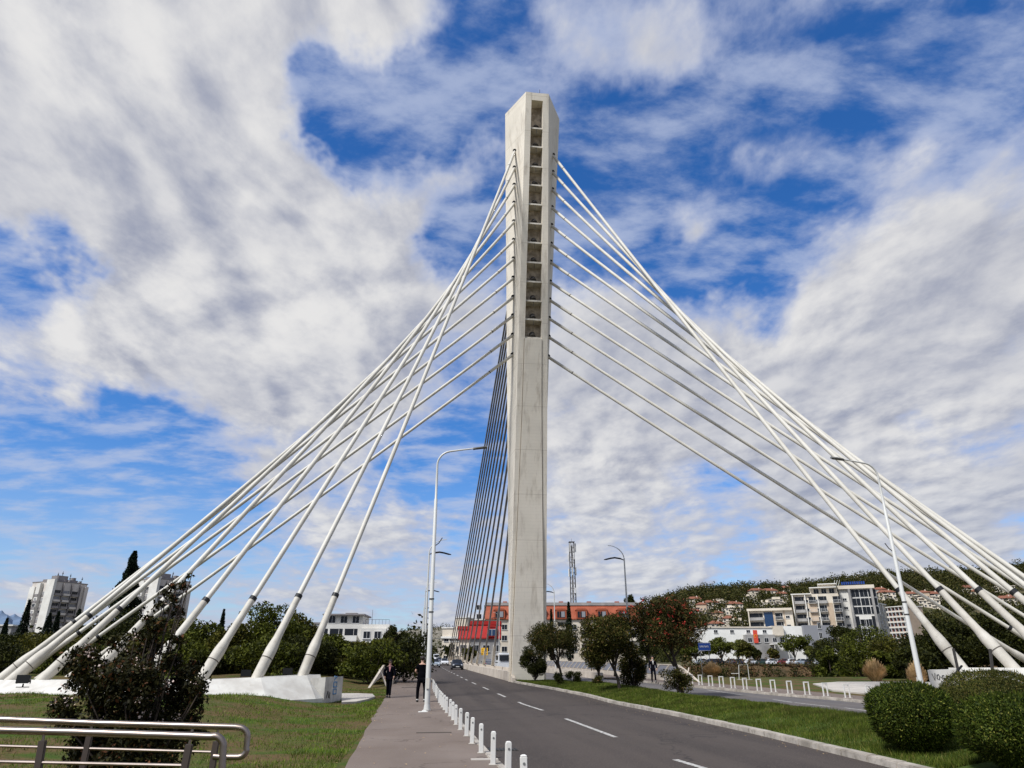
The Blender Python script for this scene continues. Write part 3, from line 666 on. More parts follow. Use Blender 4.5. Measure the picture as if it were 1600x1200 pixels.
# ------------------------------------------------------------------ street lamps
ORD = ['nearest', 'second', 'third', 'fourth', 'fifth', 'sixth', 'seventh', 'eighth', 'ninth', 'tenth', 'eleventh', 'twelfth', 'thirteenth', 'fourteenth', 'fifteenth', 'sixteenth', 'seventeenth', 'eighteenth', 'nineteenth', 'twentieth']
def arm_lamp(loc, rz, label, h=9.4):
    t = thing('street_lamp', loc, rz, label, 'street lamp', 'street lamps with a long curved arm')
    b = MB(); b.tube([(0, 0, -.2), (0, 0, .02), (0, 0, 3.2), (0, 0, 3.22), (0, 0, h-1.6), (0, 0, h-1.58), (0, 0, h-.5)], [.112, .105, .095, .088, .068, .052, .048], 14)
    b.obj('pole', mat['lamp'], t, smooth=True)
    b = MB(); b.tube([(0, 0, 0.0), (0, 0, .04)], [.15, .15], 12); b.tube([(0, 0, 0.04), (0, 0, .2)], [.13, .11], 12); b.obj('base_collar', mat['lamp'], t)
    for z in (3.55, 4.05): MB().tube([(0, 0, z), (0, 0, z+.045)], .105, 12).obj('clamp', mat['steelrust'], t)
    b = MB(); b.box((-.0, -.13, .95), (.14, .02, .38)); b.obj('hatch', mat['cable'], t)
    pts = [(0, 0, h-.5)]
    for i in range(9):
        a = math.pi/2*i/8*.92; pts.append((.62*(1-math.cos(a)), 0, h-.1+.62*math.sin(a)))
    x, _, z = pts[-1]; pts += [(x+.5, 0, z+.07), (x+1.0, 0, z+.13)]
    MB().tube(pts, [.048]+[.042]*9+[.036, .034], 8).obj('arm', mat['lamp'], t, smooth=True)
    b = MB(); x += 1.0; z += .13
    b.loft([[(x+dx, -w_, z+dx*.12-.03), (x+dx, -w_, z+dx*.12+.01), (x+dx, 0, z+dx*.12+.05), (x+dx, w_, z+dx*.12+.01), (x+dx, w_, z+dx*.12-.03), (x+dx, 0, z+dx*.12-.07)] for dx, w_ in ((0, .05), (.15, .12), (.45, .14), (.62, .07))])
    b.obj('lamp_head', mat['lampgrey'], t)
    b = MB(); b.tube([(0, 0, 6.15), (.2, 0, 6.3), (.34, 0, 6.52)], .02, 6); b.obj('bracket', mat['steelrust'], t)
    return t
p0 = G(667, 1110)
arm_lamp((p0.x, p0.y, 0), 0.0, 'tall white lamp beside the standing man, its arm curving over the road', 9.75)
pr = PY(1438, 1062, 30.3)
arm_lamp((pr.x, pr.y, 0), math.pi+.15, 'tall white lamp pole rising behind the clipped shrubs at the right, arm curving left', 9.6)
def wing_lamp():
    t = thing('street_lamp', (0, 0, 0), 0, '', 'street lamp', 'bridge street lamps with a black wing head')
    MB().tube([(0, 0, 0), (0, 0, 4), (0, 0, 10.3)], [.12, .10, .06], 10).obj('pole', mat['lamp'], t, smooth=True)
    pts = [(0, 0, 10.2)]+[(1.5*(1-math.cos(a)), 0, 10.2+1.25*math.sin(a)) for a in [math.pi/2*i/8 for i in range(1, 9)]]
    MB().tube(pts, [.045]*5+[.03]*4, 6).obj('arm', mat['lamp'], t, smooth=True)
    pf = [(0, 10.1, .05), (.35, 10.28, .10), (.9, 10.36, .18), (1.3, 10.30, .2), (1.7, 10.2, .10), (1.95, 10.12, .03)]
    MB().loft([[(x, -w_, z), (x, 0, z+.05), (x, w_, z), (x, 0, z-.10 if i not in (0, 5) else z-.02)] for i, (x, z, w_) in enumerate(pf)]).obj('lamp_head', mat['lamphead'], t)
    return t
wl0 = wing_lamp(); first = True
for side in (0, 1):
    for k in range(6 if side == 0 else 5):
        s = 62+38*k if side == 0 else 63.5+36*k; w = .45 if side == 0 else 18.6
        lab = ('white left walkway bridge lamp with black wing head, %s in its row' if side == 0 else 'white right walkway bridge lamp with black wing head, %s in its row') % ORD[k]
        loc = at(s, w); rz = AZ if side == 0 else AZ+math.pi
        if first: wl0.location = loc; wl0.rotation_euler = (0, 0, rz); wl0['label'] = lab; first = False
        else: dup(wl0, loc, rz, lab)

# ------------------------------------------------------------------ bollards
def square_bollard():
    b = MB(); b.box((0, 0, .24), (.092, .092, .54)); b.box((0, 0, .522), (.092, .092, .025), top=.6)
    t = thing('bollard', (0, 0, 0), 0, '', 'bollard', 'white square bollards along the left kerb')
    b.obj('post', mat['white'], t, bevel=.008)
    b = MB(); b.box((0, 0, .008), (.15, .14, .016)); b.obj('base_plate', mat['pad'], t, bevel=.006)
    b = MB(); b.tube([(0, -.044, .43), (0, -.052, .43)], .018, 8); b.obj('reflector', mat['lampgrey'], t)
    return t
b0 = square_bollard()
for k in range(22):
    s = 10.15+1.72*k; w = ip([(10, 1.46), (12, 1.42), (13.8, 1.38), (15.5, 1.30), (17.5, 1.26), (20, 1.2), (25, 1.12), (31, 1.02), (50, .92)], s)+R.uniform(-.015, .015)
    lab = 'white square bollard on the left kerb, %s of its row from the near end' % (ORD[k] if k < 20 else ['twenty-first', 'twenty-second'][k-20]) if k else 'white square bollard on the left kerb, nearest of its row'
    if k == 0: o = b0; o.location = at(s, w); o['label'] = lab
    else: o = dup(b0, at(s, w), AZ+R.uniform(-.08, .08), lab)
    o.rotation_euler = (R.uniform(-.02, .02), R.uniform(-.02, .02), AZ+R.uniform(-.08, .08))
def hoop():
    t = thing('bollard', (0, 0, 0), 0, '', 'bollard', 'white hoop bollards along the right kerb')
    b = MB(); b.box((-.13, 0, .29), (.06, .06, .66)); b.box((.13, 0, .29), (.06, .06, .66)); b.box((0, 0, .645), (.32, .062, .06)); b.obj('frame', mat['white'], t, bevel=.008)
    b = MB(); b.box((0, 0, .01), (.45, .15, .03)); b.obj('base_plate', mat['pad'], t)
    return t
h0 = hoop()
HP = [1360, 1325, 1291, 1262, 1235, 1209, 1187, 1165, 1146, 1128, 1111, 1095, 1080, 1066, 1053, 1041]
HW = [(30, 22.1), (36, 21.85), (40, 20.65), (46, 19.8), (60, 18.2)]
for k, u in enumerate(HP):
    s = 45
    for _ in range(80):      # where that line of sight meets the row
        w = ip(HW, s); p = at(s, w); uu = proj(p)[0]; s += (uu-u)*.010*s/45
    lab = 'white hoop bollard on the far right kerb, %s of its row' % (ORD[k] if k else 'nearest')
    if k == 0: h0.location = at(s, w); h0.rotation_euler = (0, 0, AZ+.1); h0['label'] = lab
    else: dup(h0, at(s, w), AZ+R.uniform(-.1, .25), lab)

# drain and covers
def flat_thing(name, px, dz, wd, dp, m, label, cat, slots=0):
    p = G(*px, dz); t = thing(name, (p.x, p.y, zground(p.x, p.y)+dz), AZ, label, cat)
    b = MB(); b.box((0, 0, .004), (wd, dp, .02)); b.obj('frame', mat[m], t)
    if slots:
        b = MB()
        for i in range(slots): b.box((-wd/2+wd*(i+.5)/slots, 0, .018), (wd/slots*.45, dp*.85, .012))
        b.obj('grate', mat['black'], t)
flat_thing('drain_grate', (782, 1172), -.11, .75, .42, 'steelrust', 'dark iron drain grate in the road beside the near bollards', 'drain', 9)
flat_thing('manhole_cover', (640, 1074), 0, 1.0, .7, 'dirt', 'dark rectangular cover in the walkway between the two people', 'manhole cover')
flat_thing('access_cover', (757, 1187), 0, .5, .18, 'pad', 'small pale cover in the walkway beside the near bollards', 'cover')
flat_thing('manhole_cover', (678, 1145), 0, .9, .12, 'dirt', 'thin dark slot cover across the walkway nearer than the lamp', 'manhole cover')

# ------------------------------------------------------------------ handrail at lower left
def handrail(label, Y, top, loop, thin, posts, rad):
    t = thing('handrail', (0, 0, 0), 0, label, 'handrail', 'steel ramp handrails at the lower left')
    Pt = lambda u, v: PY(u, v, Y+(u/400)*.0)
    pts = [Pt(u, v) for u, v in top]+[Pt(u, v) for u, v in loop]
    MB().tube(pts, rad, 12).obj('top_rail', mat['steel'], t, smooth=True)
    MB().tube([Pt(u, v) for u, v in thin], rad*.45, 8).obj('mid_rail', mat['steel'], t, smooth=True)
    for (u, v, u2, v2) in posts:
        a_ = Pt(u, v); c_ = Pt(u2, v2); d = (c_-a_).normalized()
        o = MB().bar(a_, a_+d*((a_.z+.1)/-d.z), .055, .03).obj('post', mat['steeldark'], t, bevel=.004)
        MB().tube([a_, a_-d*.10], .010, 6).obj('pin', mat['steel'], o)
arc = lambda cx, cy, r, a0, a1, n=7: [(cx+r*math.cos(math.radians(a0+(a1-a0)*i/n)), cy+r*math.sin(math.radians(a0+(a1-a0)*i/n))) for i in range(n+1)]
handrail('nearer steel handrail at the lower left, dropping down at its right end', 5.9,
         [(-330, 1129), (-100, 1137), (0, 1141), (120, 1144), (330, 1151)], arc(334, 1165, 15, -80, 5)+[(347, 1200), (343, 1300)],
         [(-300, 1176), (0, 1190), (286, 1196)], [(-190, 1150, -200, 1250), (67, 1157, 58, 1210), (296, 1163, 286, 1212)], .027)
handrail('farther steel handrail at the lower left, closing in a round loop', 7.0,
         [(-330, 1112), (0, 1124), (150, 1130), (368, 1136)], arc(374, 1150, 13, -80, 5)+[(385, 1170)]+arc(372, 1169, 14, 10, 90)+[(345, 1183), (334, 1182)],
         [(-300, 1155), (0, 1165.5), (330, 1175)], [(-150, 1135, -165, 1240), (140, 1150, 128, 1205), (338, 1158, 331, 1205)], .027)

# ------------------------------------------------------------------ vegetation
def nrng(seed): return np.random.default_rng(seed)
def unit(rng, n):
    v = rng.normal(size=(n, 3)); return v/np.linalg.norm(v, axis=1)[:, None]
def leafquads(rng, C, size, asp=.5, jit=.35, nrm=None, flat=.0):
    n = len(C); a = unit(rng, n)
    if nrm is not None:
        nr = nrm+unit(rng, n)*.75; nr /= np.linalg.norm(nr, axis=1)[:, None]; a = np.cross(nr, a); a /= np.linalg.norm(a, axis=1)[:, None]; bb = np.cross(nr, a)
    else:
        q = unit(rng, n); bb = np.cross(a, q); bb /= np.linalg.norm(bb, axis=1)[:, None]
    s = (size*(1+rng.uniform(-jit, jit, n)))[:, None]
    return np.stack([C-a*s*.5, C+bb*s*asp*.5, C+a*s*.5, C-bb*s*asp*.5], axis=1)
def clump_cloud(rng, clumps, n, fill=.45):
    cl = np.array(clumps); vol = (cl[:, 3]*cl[:, 4]*cl[:, 5])**(2/3); pr_ = vol/vol.sum()
    idx = rng.choice(len(cl), n, p=pr_); d = unit(rng, n); r = 1-fill*rng.random(n)**1.6; r *= 1+.10*rng.normal(size=n)
    C = cl[idx, :3]+d*cl[idx, 3:6]*r[:, None]; return C, d
def make_clumps(rng, cx, rad, k, lo=.28, hi=.45, bottom=-.7):
    out = []
    for _ in range(k):
        d = unit(rng, 1)[0]; d[2] = max(bottom, d[2]); q = rng.uniform(.45, .82)
        s = rng.uniform(lo, hi); out.append([cx[0]+d[0]*rad[0]*q, cx[1]+d[1]*rad[1]*q, cx[2]+d[2]*rad[2]*q, rad[0]*s, rad[1]*s, rad[2]*s*.85])
    return out
def trunk_mesh(base, forks, r0, name='trunk', parent=None, m='bark', seed=0):
    rn = random.Random(seed); b = MB()
    for pts in forks:
        n = len(pts); b.tube(pts, [r0*(1-.75*i/(n-1)) if pts is forks[0] else r0*.55*(1-.7*i/(n-1)) for i in range(n)], 7)
    return b.obj(name, mat[m], parent, smooth=True)
def tree(name, label, cat, base, H_, rad, m, seed, nleaf=7000, leaf=.16, clumps=22, trunk=.16, lean=(0, 0), crown_lo=.3, group=None, flowers=None, asp=.45, multi=3, lo=.28, hi=.45, bottom=-.7):
    """base: world point; H_: total height; rad: crown radii (x,y)"""
    rng = nrng(seed); t = thing(name, tuple(base), 0, label, cat, group)
    cz = H_*(1+crown_lo)/2; rz = H_*(1-crown_lo)/2; c = (lean[0], lean[1], cz)
    cl = make_clumps(rng, c, (rad[0], rad[1], rz), clumps, lo, hi, bottom)
    C, d = clump_cloud(rng, cl, nleaf); C = C[C[:, 2] > .03]
    V = leafquads(rng, C, leaf, asp)
    cr = quads('crown', V, mat[m], t)
    forks = [[(0, 0, -.3), (lean[0]*.3, lean[1]*.3, H_*crown_lo*.6), (lean[0]*.7, lean[1]*.7, H_*crown_lo*1.1), (lean[0], lean[1], H_*.85)]]
    for k in range(multi+3):
        q = cl[k % len(cl)]; st = (lean[0]*.6, lean[1]*.6, H_*crown_lo*(.7+.25*(k % 3)))
        forks.append([st, ((st[0]+q[0])/2, (st[1]+q[1])/2, (st[2]+q[2])/2+.1), (q[0], q[1], q[2])])
    trunk_mesh(base, forks, trunk, 'trunk', t, seed=seed)
    if flowers:
        mm, nf, sz, zmin = flowers; C2, _ = clump_cloud(rng, cl, nf*6, .05); C2 = C2[C2[:, 2] > zmin][:nf]
        P_ = np.repeat(C2, 9, axis=0)+rng.normal(size=(len(C2)*9, 3))*sz*.55
        quads('flowers', leafquads(rng, P_, sz, .8), mat[mm], t)
    return t
def shrub(name, label, base, rad, H_, m, seed, n=4000, leaf=.12, asp=.4, cat='shrub', group=None, k=16, lo=.3, hi=.5):
    rng = nrng(seed); t = thing(name, tuple(base), 0, label, cat, group)
    cl = make_clumps(rng, (0, 0, H_*.52), (rad, rad, H_*.5), k, lo, hi, -.95); C, d = clump_cloud(rng, cl, n, .6); C = C[C[:, 2] > .02]
    quads('foliage', leafquads(rng, C, leaf, asp), mat[m], t)
    f = [[(0, 0, -.15), (0, 0, H_*.3), (0, 0, H_*.7)]]
    for i in range(7): q = cl[i]; f.append([(0, 0, 0), (q[0]*.6, q[1]*.6, q[2]*.5), (q[0], q[1], q[2])])
    trunk_mesh(base, f, .05, 'stems', t); return t
def clipped(label, u, v, u0, u1, vtop, m, seed, n=38000, leaf=.042, Yd=None, squash=1.0, pw=.86):
    base = PY(u, v, Yd) if Yd else G(u, v, .12); base.z = .1
    Y = base.y; x0 = PY(u0, v, Y).x; x1 = PY(u1, v, Y).x; rad = (x1-x0)/2*.82; base.x = (x0+x1)/2; H_ = PY(u, vtop, Y).z-base.z
    rng = nrng(seed); t = thing('clipped_shrub', tuple(base), 0, label, 'shrub', 'round clipped shrubs on the median')
    d = unit(rng, n); d = d[d[:, 2] > -.93]; n = len(d)
    bump = np.zeros(n)
    for _ in range(46):
        q = unit(rng, 1)[0]; bump += rng.uniform(-.05, .10)*np.exp(-(1-(d@q))*rng.uniform(9, 30))
    ex = np.where(d[:, 2:3] < 0, .80, 1.0); sq = np.abs(d)**pw*np.sign(d)
    r = (1+bump-.10*rng.random(n)**2+.02*rng.normal(size=n))[:, None]
    S = np.array([rad, rad*.95*squash, H_/2]); C = sq*S*r+np.array([0, 0, H_*.5+.02])
    C[:, :2] *= (1-.30*np.clip(-d[:, 2], 0, 1)**1.3)[:, None]
    q = leafquads(rng, C, leaf, .5, nrm=d); sh = rng.random(n) < .16; ns = sh.sum(); dd = d[sh]+unit(rng, ns)*.35+np.array([0, 0, .35]); dd /= np.linalg.norm(dd, axis=1)[:, None]
    sd_ = np.cross(dd, unit(rng, ns)); sd_ /= np.linalg.norm(sd_, axis=1)[:, None]; l_ = leaf*rng.uniform(.9, 2.4, ns)[:, None]; c0 = C[sh]
    q[sh] = np.stack([c0, c0+dd*l_*.5+sd_*leaf*.22, c0+dd*l_, c0+dd*l_*.5-sd_*leaf*.22], 1)
    quads('foliage', q, mat[m], t)
    b = MB(); vs = []
    b.ell((0, 0, H_*.54), (rad*.80, rad*.76*squash, H_*.38), 24, 14, jit=.04, rng=random.Random(seed)); b.obj('dark_core', mat['treedark'], t)  # added dark core, stands in for the shaded inside of the leaf shell
    b = MB()
    for i in range(5): a = i*1.3; b.tube([(0, 0, -.1), (.1*math.cos(a), .1*math.sin(a), .2), (rad*.5*math.cos(a), rad*.5*math.sin(a), H_*.4)], .03, 5)
    b.obj('stems', mat['bark'], t)
    return t
clipped('round clipped green shrub on the median, left of the two in front', 1433, 1172, 1362, 1508, 1068, 'box', 11)
clipped('round clipped green shrub cut by the right photo edge, nearest of all', 1592, 1200, 1505, 1692, 1092, 'box', 12, n=42000)
clipped('broad olive green clipped shrub behind the two front ones, below the white counterweight', 1548, 1125, 1468, 1660, 1050, 'box2', 13, n=38000, Yd=17.5, pw=1.05)
clipped('small dark clipped shrub squeezed between the two front ones', 1495, 1140, 1462, 1545, 1076, 'box2', 14, n=14000, Yd=16.3)

# flowering bush by the handrail
def myrtle():
    rng = nrng(21); base = PY(215, 1200, 9.8); base.z = -.0; s_ = base.y/1.09/F
    t = thing('flowering_bush', tuple(base), 0, 'big dark bush with pale pink flowers behind the steel handrails', 'bush')
    cl = []; U = lambda u, v: (PY(u, v, base.y).x-base.x, PY(u, v, base.y).z)
    for (u, v, r) in ((200, 1170, 75), (150, 1165, 50), (255, 1160, 45), (130, 1110, 28), (200, 1110, 62), (250, 1105, 48), (165, 1070, 42), (225, 1062, 50), (275, 1068, 32), (300, 1076, 18), (318, 1073, 10), (122, 1058, 26), (110, 1046, 18), (150, 1040, 28),
                      (190, 1032, 22), (228, 1015, 22), (212, 995, 12), (252, 985, 21), (262, 955, 16), (236, 1000, 14), (250, 945, 9), (268, 915, 8), (258, 925, 9), (240, 968, 9), (272, 935, 10), (285, 915, 8), (292, 900, 5), (110, 1020, 12), (270, 1030, 20), (285, 1000, 11), (170, 1005, 16), (235, 1180, 60), (150, 1200, 60), (190, 1230, 70)):
        x, z = U(u, v); rr = r*s_*(.92 if v > 1020 else .74); cl.append([x, rng.uniform(-.5, .5)*min(1, r/30), z, rr, rr*.9, rr*.85])
    cl2 = []
    for q in cl:
        for _ in range(5):
            e_ = unit(rng, 1)[0]; r_ = rng.uniform(.28, .45); cl2.append([q[0]+e_[0]*q[3]*.85, q[1]+e_[1]*q[4]*.85, q[2]+e_[2]*q[5]*.85, q[3]*r_, q[4]*r_, q[5]*r_])
    for q in [c_ for c_ in cl2]:
        e_ = unit(rng, 1)[0]; cl2.append([q[0]+e_[0]*q[3]*1.1, q[1]+e_[1]*q[4], q[2]+e_[2]*q[5]*1.1, q[3]*.5, q[4]*.5, q[5]*.5])
    C1, d = clump_cloud(rng, cl2, 30000, .9); C2_, d = clump_cloud(rng, cl, 22000, .95); C = np.concatenate([C1+rng.normal(size=C1.shape)*.03, C2_]); C = C[C[:, 2] > .03]
    quads('foliage', leafquads(rng, C, .056, .5), mat['myrtle'], t)
    f = []
    for q in cl[::1]: f.append([(rng.uniform(-.15, .15), 0, -.1), (q[0]*.45, q[1]*.5, q[2]*.45), (q[0]*.85, q[1], q[2]*.8), (q[0]+.05, q[1], q[2]+.06)])
    trunk_mesh(base, f, .03, 'stems', t)
    C2, _ = clump_cloud(rng, cl2, 900, .02); C2 = C2[(C2[:, 1] < .25) & (C2[:, 2] > .9)]; C2 = C2[rng.permutation(len(C2))[:115]]
    P_ = np.repeat(C2, 12, axis=0)+rng.normal(size=(len(C2)*12, 3))*.024
    quads('flowers', leafquads(rng, P_, .028, .8), mat['flower'], t)
myrtle()

# oleanders on the median
def gy(u, v, Y): p = PY(u, v, Y); p.z = zground(p.x, p.y)+.12; return p
OG = 'oleander trees on the median'
def ole(label, ub, Y, uc, vtop, halfpx, seed, m='ole', n=9000, lo=.36, **k):
    base = gy(ub, 1000, Y); t_ = Y/1.05/F; H_ = PY(uc, vtop, Y).z-base.z
    return tree('oleander_tree', label, 'tree', base, H_, (halfpx*t_, halfpx*t_*.9), m, seed, n, .17, 26, .11, lean=((uc-ub)*t_, 0), crown_lo=lo, group=OG, asp=.28, **k)
ole('small oleander tree with an open left side just right of the pylon foot', 877, 52, 868, 968, 46, 31, n=12000, lo=.32)
ole('small sapling with a thin forked trunk between the two larger oleanders', 934, 48, 932, 1012, 17, 32, n=2600, lo=.36)
ole('dark oleander tree in the middle of the group with a thick upright trunk', 966, 41, 952, 957, 52, 33, n=17000, lo=.28)
ole('largest oleander tree with red flowers and a leaning trunk', 1060, 41, 1044, 928, 60, 34, m='olered', n=22000, lo=.36, flowers=('redflower', 95, .085, 3.0))
SG = 'low bushes on the median'
shrub('oleander_bush', 'dense dark bush against the foot of the pylon', gy(836, 1060, 56), 1.0, 2.5, 'treedark', 41, 10000, .15, .3, group=SG)
shrub('oleander_bush', 'tall dark bush left of the leaning trunk', gy(990, 1070, 43.5), .85, 2.4, 'ole', 42, 8000, .15, .3, group=SG)
shrub('oleander_bush', 'low bush around the foot of the leaning trunk', gy(1059, 1086, 40), .85, 1.35, 'ole', 43, 3500, .13, .3, group=SG)
shrub('oleander_bush', 'small round bush alone on the grass between the thin trunk and the sapling', gy(896, 1060, 50), .55, .95, 'treedark', 44, 2500, .09, .4, group=SG)
shrub('oleander_bush', 'small bush around the foot of the oleander nearest the pylon', gy(874, 1066, 50), .45, .8, 'treedark', 45, 1800, .09, .4, group=SG)
shrub('oleander_bush', 'smallest bush, around the foot of the sapling', gy(935, 1068, 47), .35, .7, 'ole', 46, 1400, .09, .4, group=SG)

# trees on the near river bank, left
BL = [(25, 990, 66, 50, 'treedark'), (95, 985, 62, 60, 'tree2'), (150, 968, 66, 55, 'treedark'), (208, 950, 64, 52, 'treedark'), (262, 960, 70, 45, 'tree2'), (318, 962, 64, 50, 'tree'), (372, 965, 60, 46, 'tree2'),
      (425, 942, 62, 50, 'tree'), (466, 955, 66, 32, 'tree2'), (515, 990, 60, 42, 'tree'), (560, 1000, 62, 45, 'tree2'), (603, 990, 70, 32, 'tree2'), (618, 975, 90, 26, 'treedark')]
desc = ['dark tree at the far left edge', 'olive tree beside the leftmost cables', 'dark tree below the tall cypress', 'dark broad tree between the two tower blocks', 'olive tree below the right tower block', 'green tree right of the right tower block', 'olive tree behind the third anchored cable',
        'tallest leafy green tree between cables', 'olive tree in front of the long white house', 'green tree below the white house', 'olive tree before the fin of the bridge parapet', 'loose olive tree at the start of the bridge walkway', 'dark tree at the far left end of the street']
for i, ((u, v, Y, hp, m), dd) in enumerate(zip(BL, desc)):
    base = gy(u, 1000, Y); base.z -= .3; H_ = PY(u, v, Y).z-base.z; t_ = Y/1.05/F
    tree('leafy_tree', dd+', left river bank', 'tree', base, H_, (hp*t_*1.05, hp*t_*.95), m, 60+i, 9500, .27, 26, .2, crown_lo=.02, group='leafy trees along the left river bank', asp=.5, bottom=-.95, lo=.24, hi=.42)
# undergrowth closing the gaps
ORDL = ['first']+ORD[1:]
for i, u in enumerate(range(10, 640, 52)):
    base = gy(u, 1000, 56+3*math.sin(i*2.1)); base.z -= .2
    shrub('bank_bush', 'low dark bush under the left bank trees, %s from the left edge' % ORDL[i], base, 2.6, 3.0+.6*math.sin(i*1.7), ['treedark', 'tree2', 'tree'][i % 3], 90+i, 4200, .24, .5, group='low bushes under the left bank trees')

def cypress(label, u, vtop, Y, halfpx, seed, cat='tree', n=5000, ragged=.0, leaf=None):
    rng = nrng(seed); base = gy(u, 1000, Y); base.z -= .2; H_ = PY(u, vtop, Y).z-base.z; r = halfpx*Y/1.04/F
    t = thing('cypress', tuple(base), 0, label, 'tree', 'cypresses'); z = rng.random(n)**.8; prof = np.sin(np.clip(z*1.02, 0, 1)**.55*math.pi*.98)**.7*(1-z*.25)
    th_ = rng.random(n)*6.283
    if ragged: prof = ((1-z)**.95+.03)*(1+ragged*(np.sin(z*47+th_*2)*.24+np.sin(z*23+1+th_)*.22))
    th = th_; lob = 1+.16*np.sin(th*3+z*9)+.1*rng.normal(size=n); rr = r*prof*lob*(1-.4*rng.random(n)**2)
    C = np.stack([rr*np.cos(th), rr*np.sin(th), z*H_], axis=1)
    quads('crown', leafquads(rng, C, leaf or H_*.045, .4), mat['cypress'], t)
    MB().tube([(0, 0, -.2), (0, 0, H_*.5), (0, 0, H_*.97)], [H_*.02, H_*.012, H_*.003], 6).obj('trunk', mat['bark'], t)
cypress('tall ragged dark cypress between the two tower blocks', 183, 862, 95, 37, 201, n=16000, ragged=.8, leaf=.42)
for (u, v, Y, h, lab) in ((31, 938, 170, 8, 'thin pointed cypress left of the left tower block'), (69, 958, 165, 10, 'broad cypress in front of the left tower block, at its left corner'), (82, 955, 168, 7, 'narrow cypress in front of the left tower block, beside the broad one'),
                          (114, 952, 160, 12, 'dark cypress in front of the right corner of the left tower block'), (3, 966, 180, 7, 'cypress at the very left edge of the photo'), (343, 952, 200, 6, 'small cypress alone above the trees, left of a pair'), (369, 956, 205, 5, 'small cypress alone above the trees, right of a pair')):
    cypress(lab, u, v, Y, h, int(u)+300, n=2500)

# right bank vegetation
BR = [(1300, 985, 105, 44, 'treedark', 'dark round tree in front of the hotel, right of the parked cars'), (1345, 972, 84, 45, 'tree', 'green tree below the glazed hotel corner'), (1395, 985, 80, 45, 'tree2', 'olive tree below the long orange hotel wing'),
      (1450, 965, 72, 50, 'treedark', 'dark tree left of the first thick cable on the right'), (1505, 955, 74, 52, 'treedark', 'dark tree between the first two thick cables on the right'), (1560, 948, 70, 52, 'treedark', 'dark tree behind the second thick cable on the right'), (1620, 940, 70, 55, 'treedark', 'dark tree cut by the right edge of the photo'),
      (1375, 1015, 66, 36, 'tree', 'low green tree behind the dry plume grass'), (1290, 1010, 78, 28, 'tree', 'low green tree at the right end of the brown river bank'), (1425, 1005, 60, 35, 'treedark', 'low dark tree beside the right lamp pole')]
for i, (u, v, Y, hp, m, lab) in enumerate(BR):
    base = gy(u, 1000, Y); base.z -= (2.5 if Y > 76 else .4); H_ = PY(u, v, Y).z-base.z; t_ = Y/1.05/F
    tree('leafy_tree', lab, 'tree', base, H_, (hp*t_, hp*t_*.95), m, 130+i, 9500, .27, 26, .2, crown_lo=.02, group='leafy trees along the right river bank', asp=.5, bottom=-.95, lo=.24, hi=.42)
FAR = [(1085, 1000, 205, 22, 'tree', 'green tree behind the blue road sign'), (1125, 996, 208, 24, 'tree', 'green tree in front of the white mall, left one of three'), (1150, 998, 206, 20, 'treeyel', 'yellowish tree in front of the white mall, middle of three'), (1163, 1000, 204, 14, 'tree2', 'olive tree in front of the white mall, left of the red banner'),
       (1238, 985, 206, 27, 'tree', 'big round green tree right of the red banner'), (1262, 1005, 204, 14, 'treeyel', 'pale yellow tree between the round tree and the dark one'), (1283, 1000, 200, 14, 'tree2', 'small olive tree at the right end of the parking'),
       (1315, 975, 205, 26, 'treedark', 'dark tree against the glazed hotel tower'), (1180, 1012, 204, 8, 'treedark', 'small dark tree below the red banner'), (1205, 1013, 206, 9, 'tree2', 'small tree in front of the mall entrance')]
for i, (u, v, Y, hp, m, lab) in enumerate(FAR):
    base = gy(u, 1000, Y); H_ = PY(u, v, Y).z-base.z; t_ = Y/1.05/F
    tree('street_tree', lab, 'tree', base, H_, (hp*t_, hp*t_*.9), m, 160+i, 3200, .5, 16, .25, crown_lo=.18, group='trees along the far bank parking', asp=.6)
for (u, v, Y, hp, m, lab) in ((705, 1004, 240, 9, 'treedark', 'dark tree at the end of the street behind the stays'), (745, 1000, 200, 14, 'treedark', 'dark tree in front of the red building, left one'), (765, 996, 196, 13, 'cypress', 'very dark tree in front of the red building, behind the yellow sign'),
                              (640, 996, 210, 16, 'treedark', 'dark tree at the left end of the bridge'), (668, 1003, 270, 16, 'treedark', 'dark tree far down the street'), (608, 985, 150, 22, 'tree2', 'olive tree far along the left side of the bridge'), (575, 990, 130, 24, 'tree', 'green tree far along the left bank'), (626, 990, 180, 14, 'tree', 'bright green tree beside the far gantry'),
                              (733, 1008, 180, 12, 'tree2', 'olive bush below the red building'), (1012, 985, 215, 20, 'treedark', 'dark tree left of the hillside, behind the red flowered oleander'), (988, 928, 330, 9, 'treedark', 'pine rising above the roof end of the orange building')):
    base = gy(u, 1000, Y); H_ = PY(u, v, Y).z-base.z; t_ = Y/1.05/F
    tree('street_tree', lab, 'tree', base, H_, (hp*t_, hp*t_*.9), m, 400+int(u), 3200, .5, 16, .25, crown_lo=.1 if Y < 300 else .75, group='trees beyond the bridge', asp=.6)
# conifers at the orange building
for (u, v, Y, h, lab) in ((862, 952, 205, 4, 'thin cypress in front of the orange roofed building, left one'), (890, 941, 210, 6, 'pointed cypress at the foot of the lattice mast')):
    cypress(lab, u, v, Y, h, int(u)+300, n=1800)

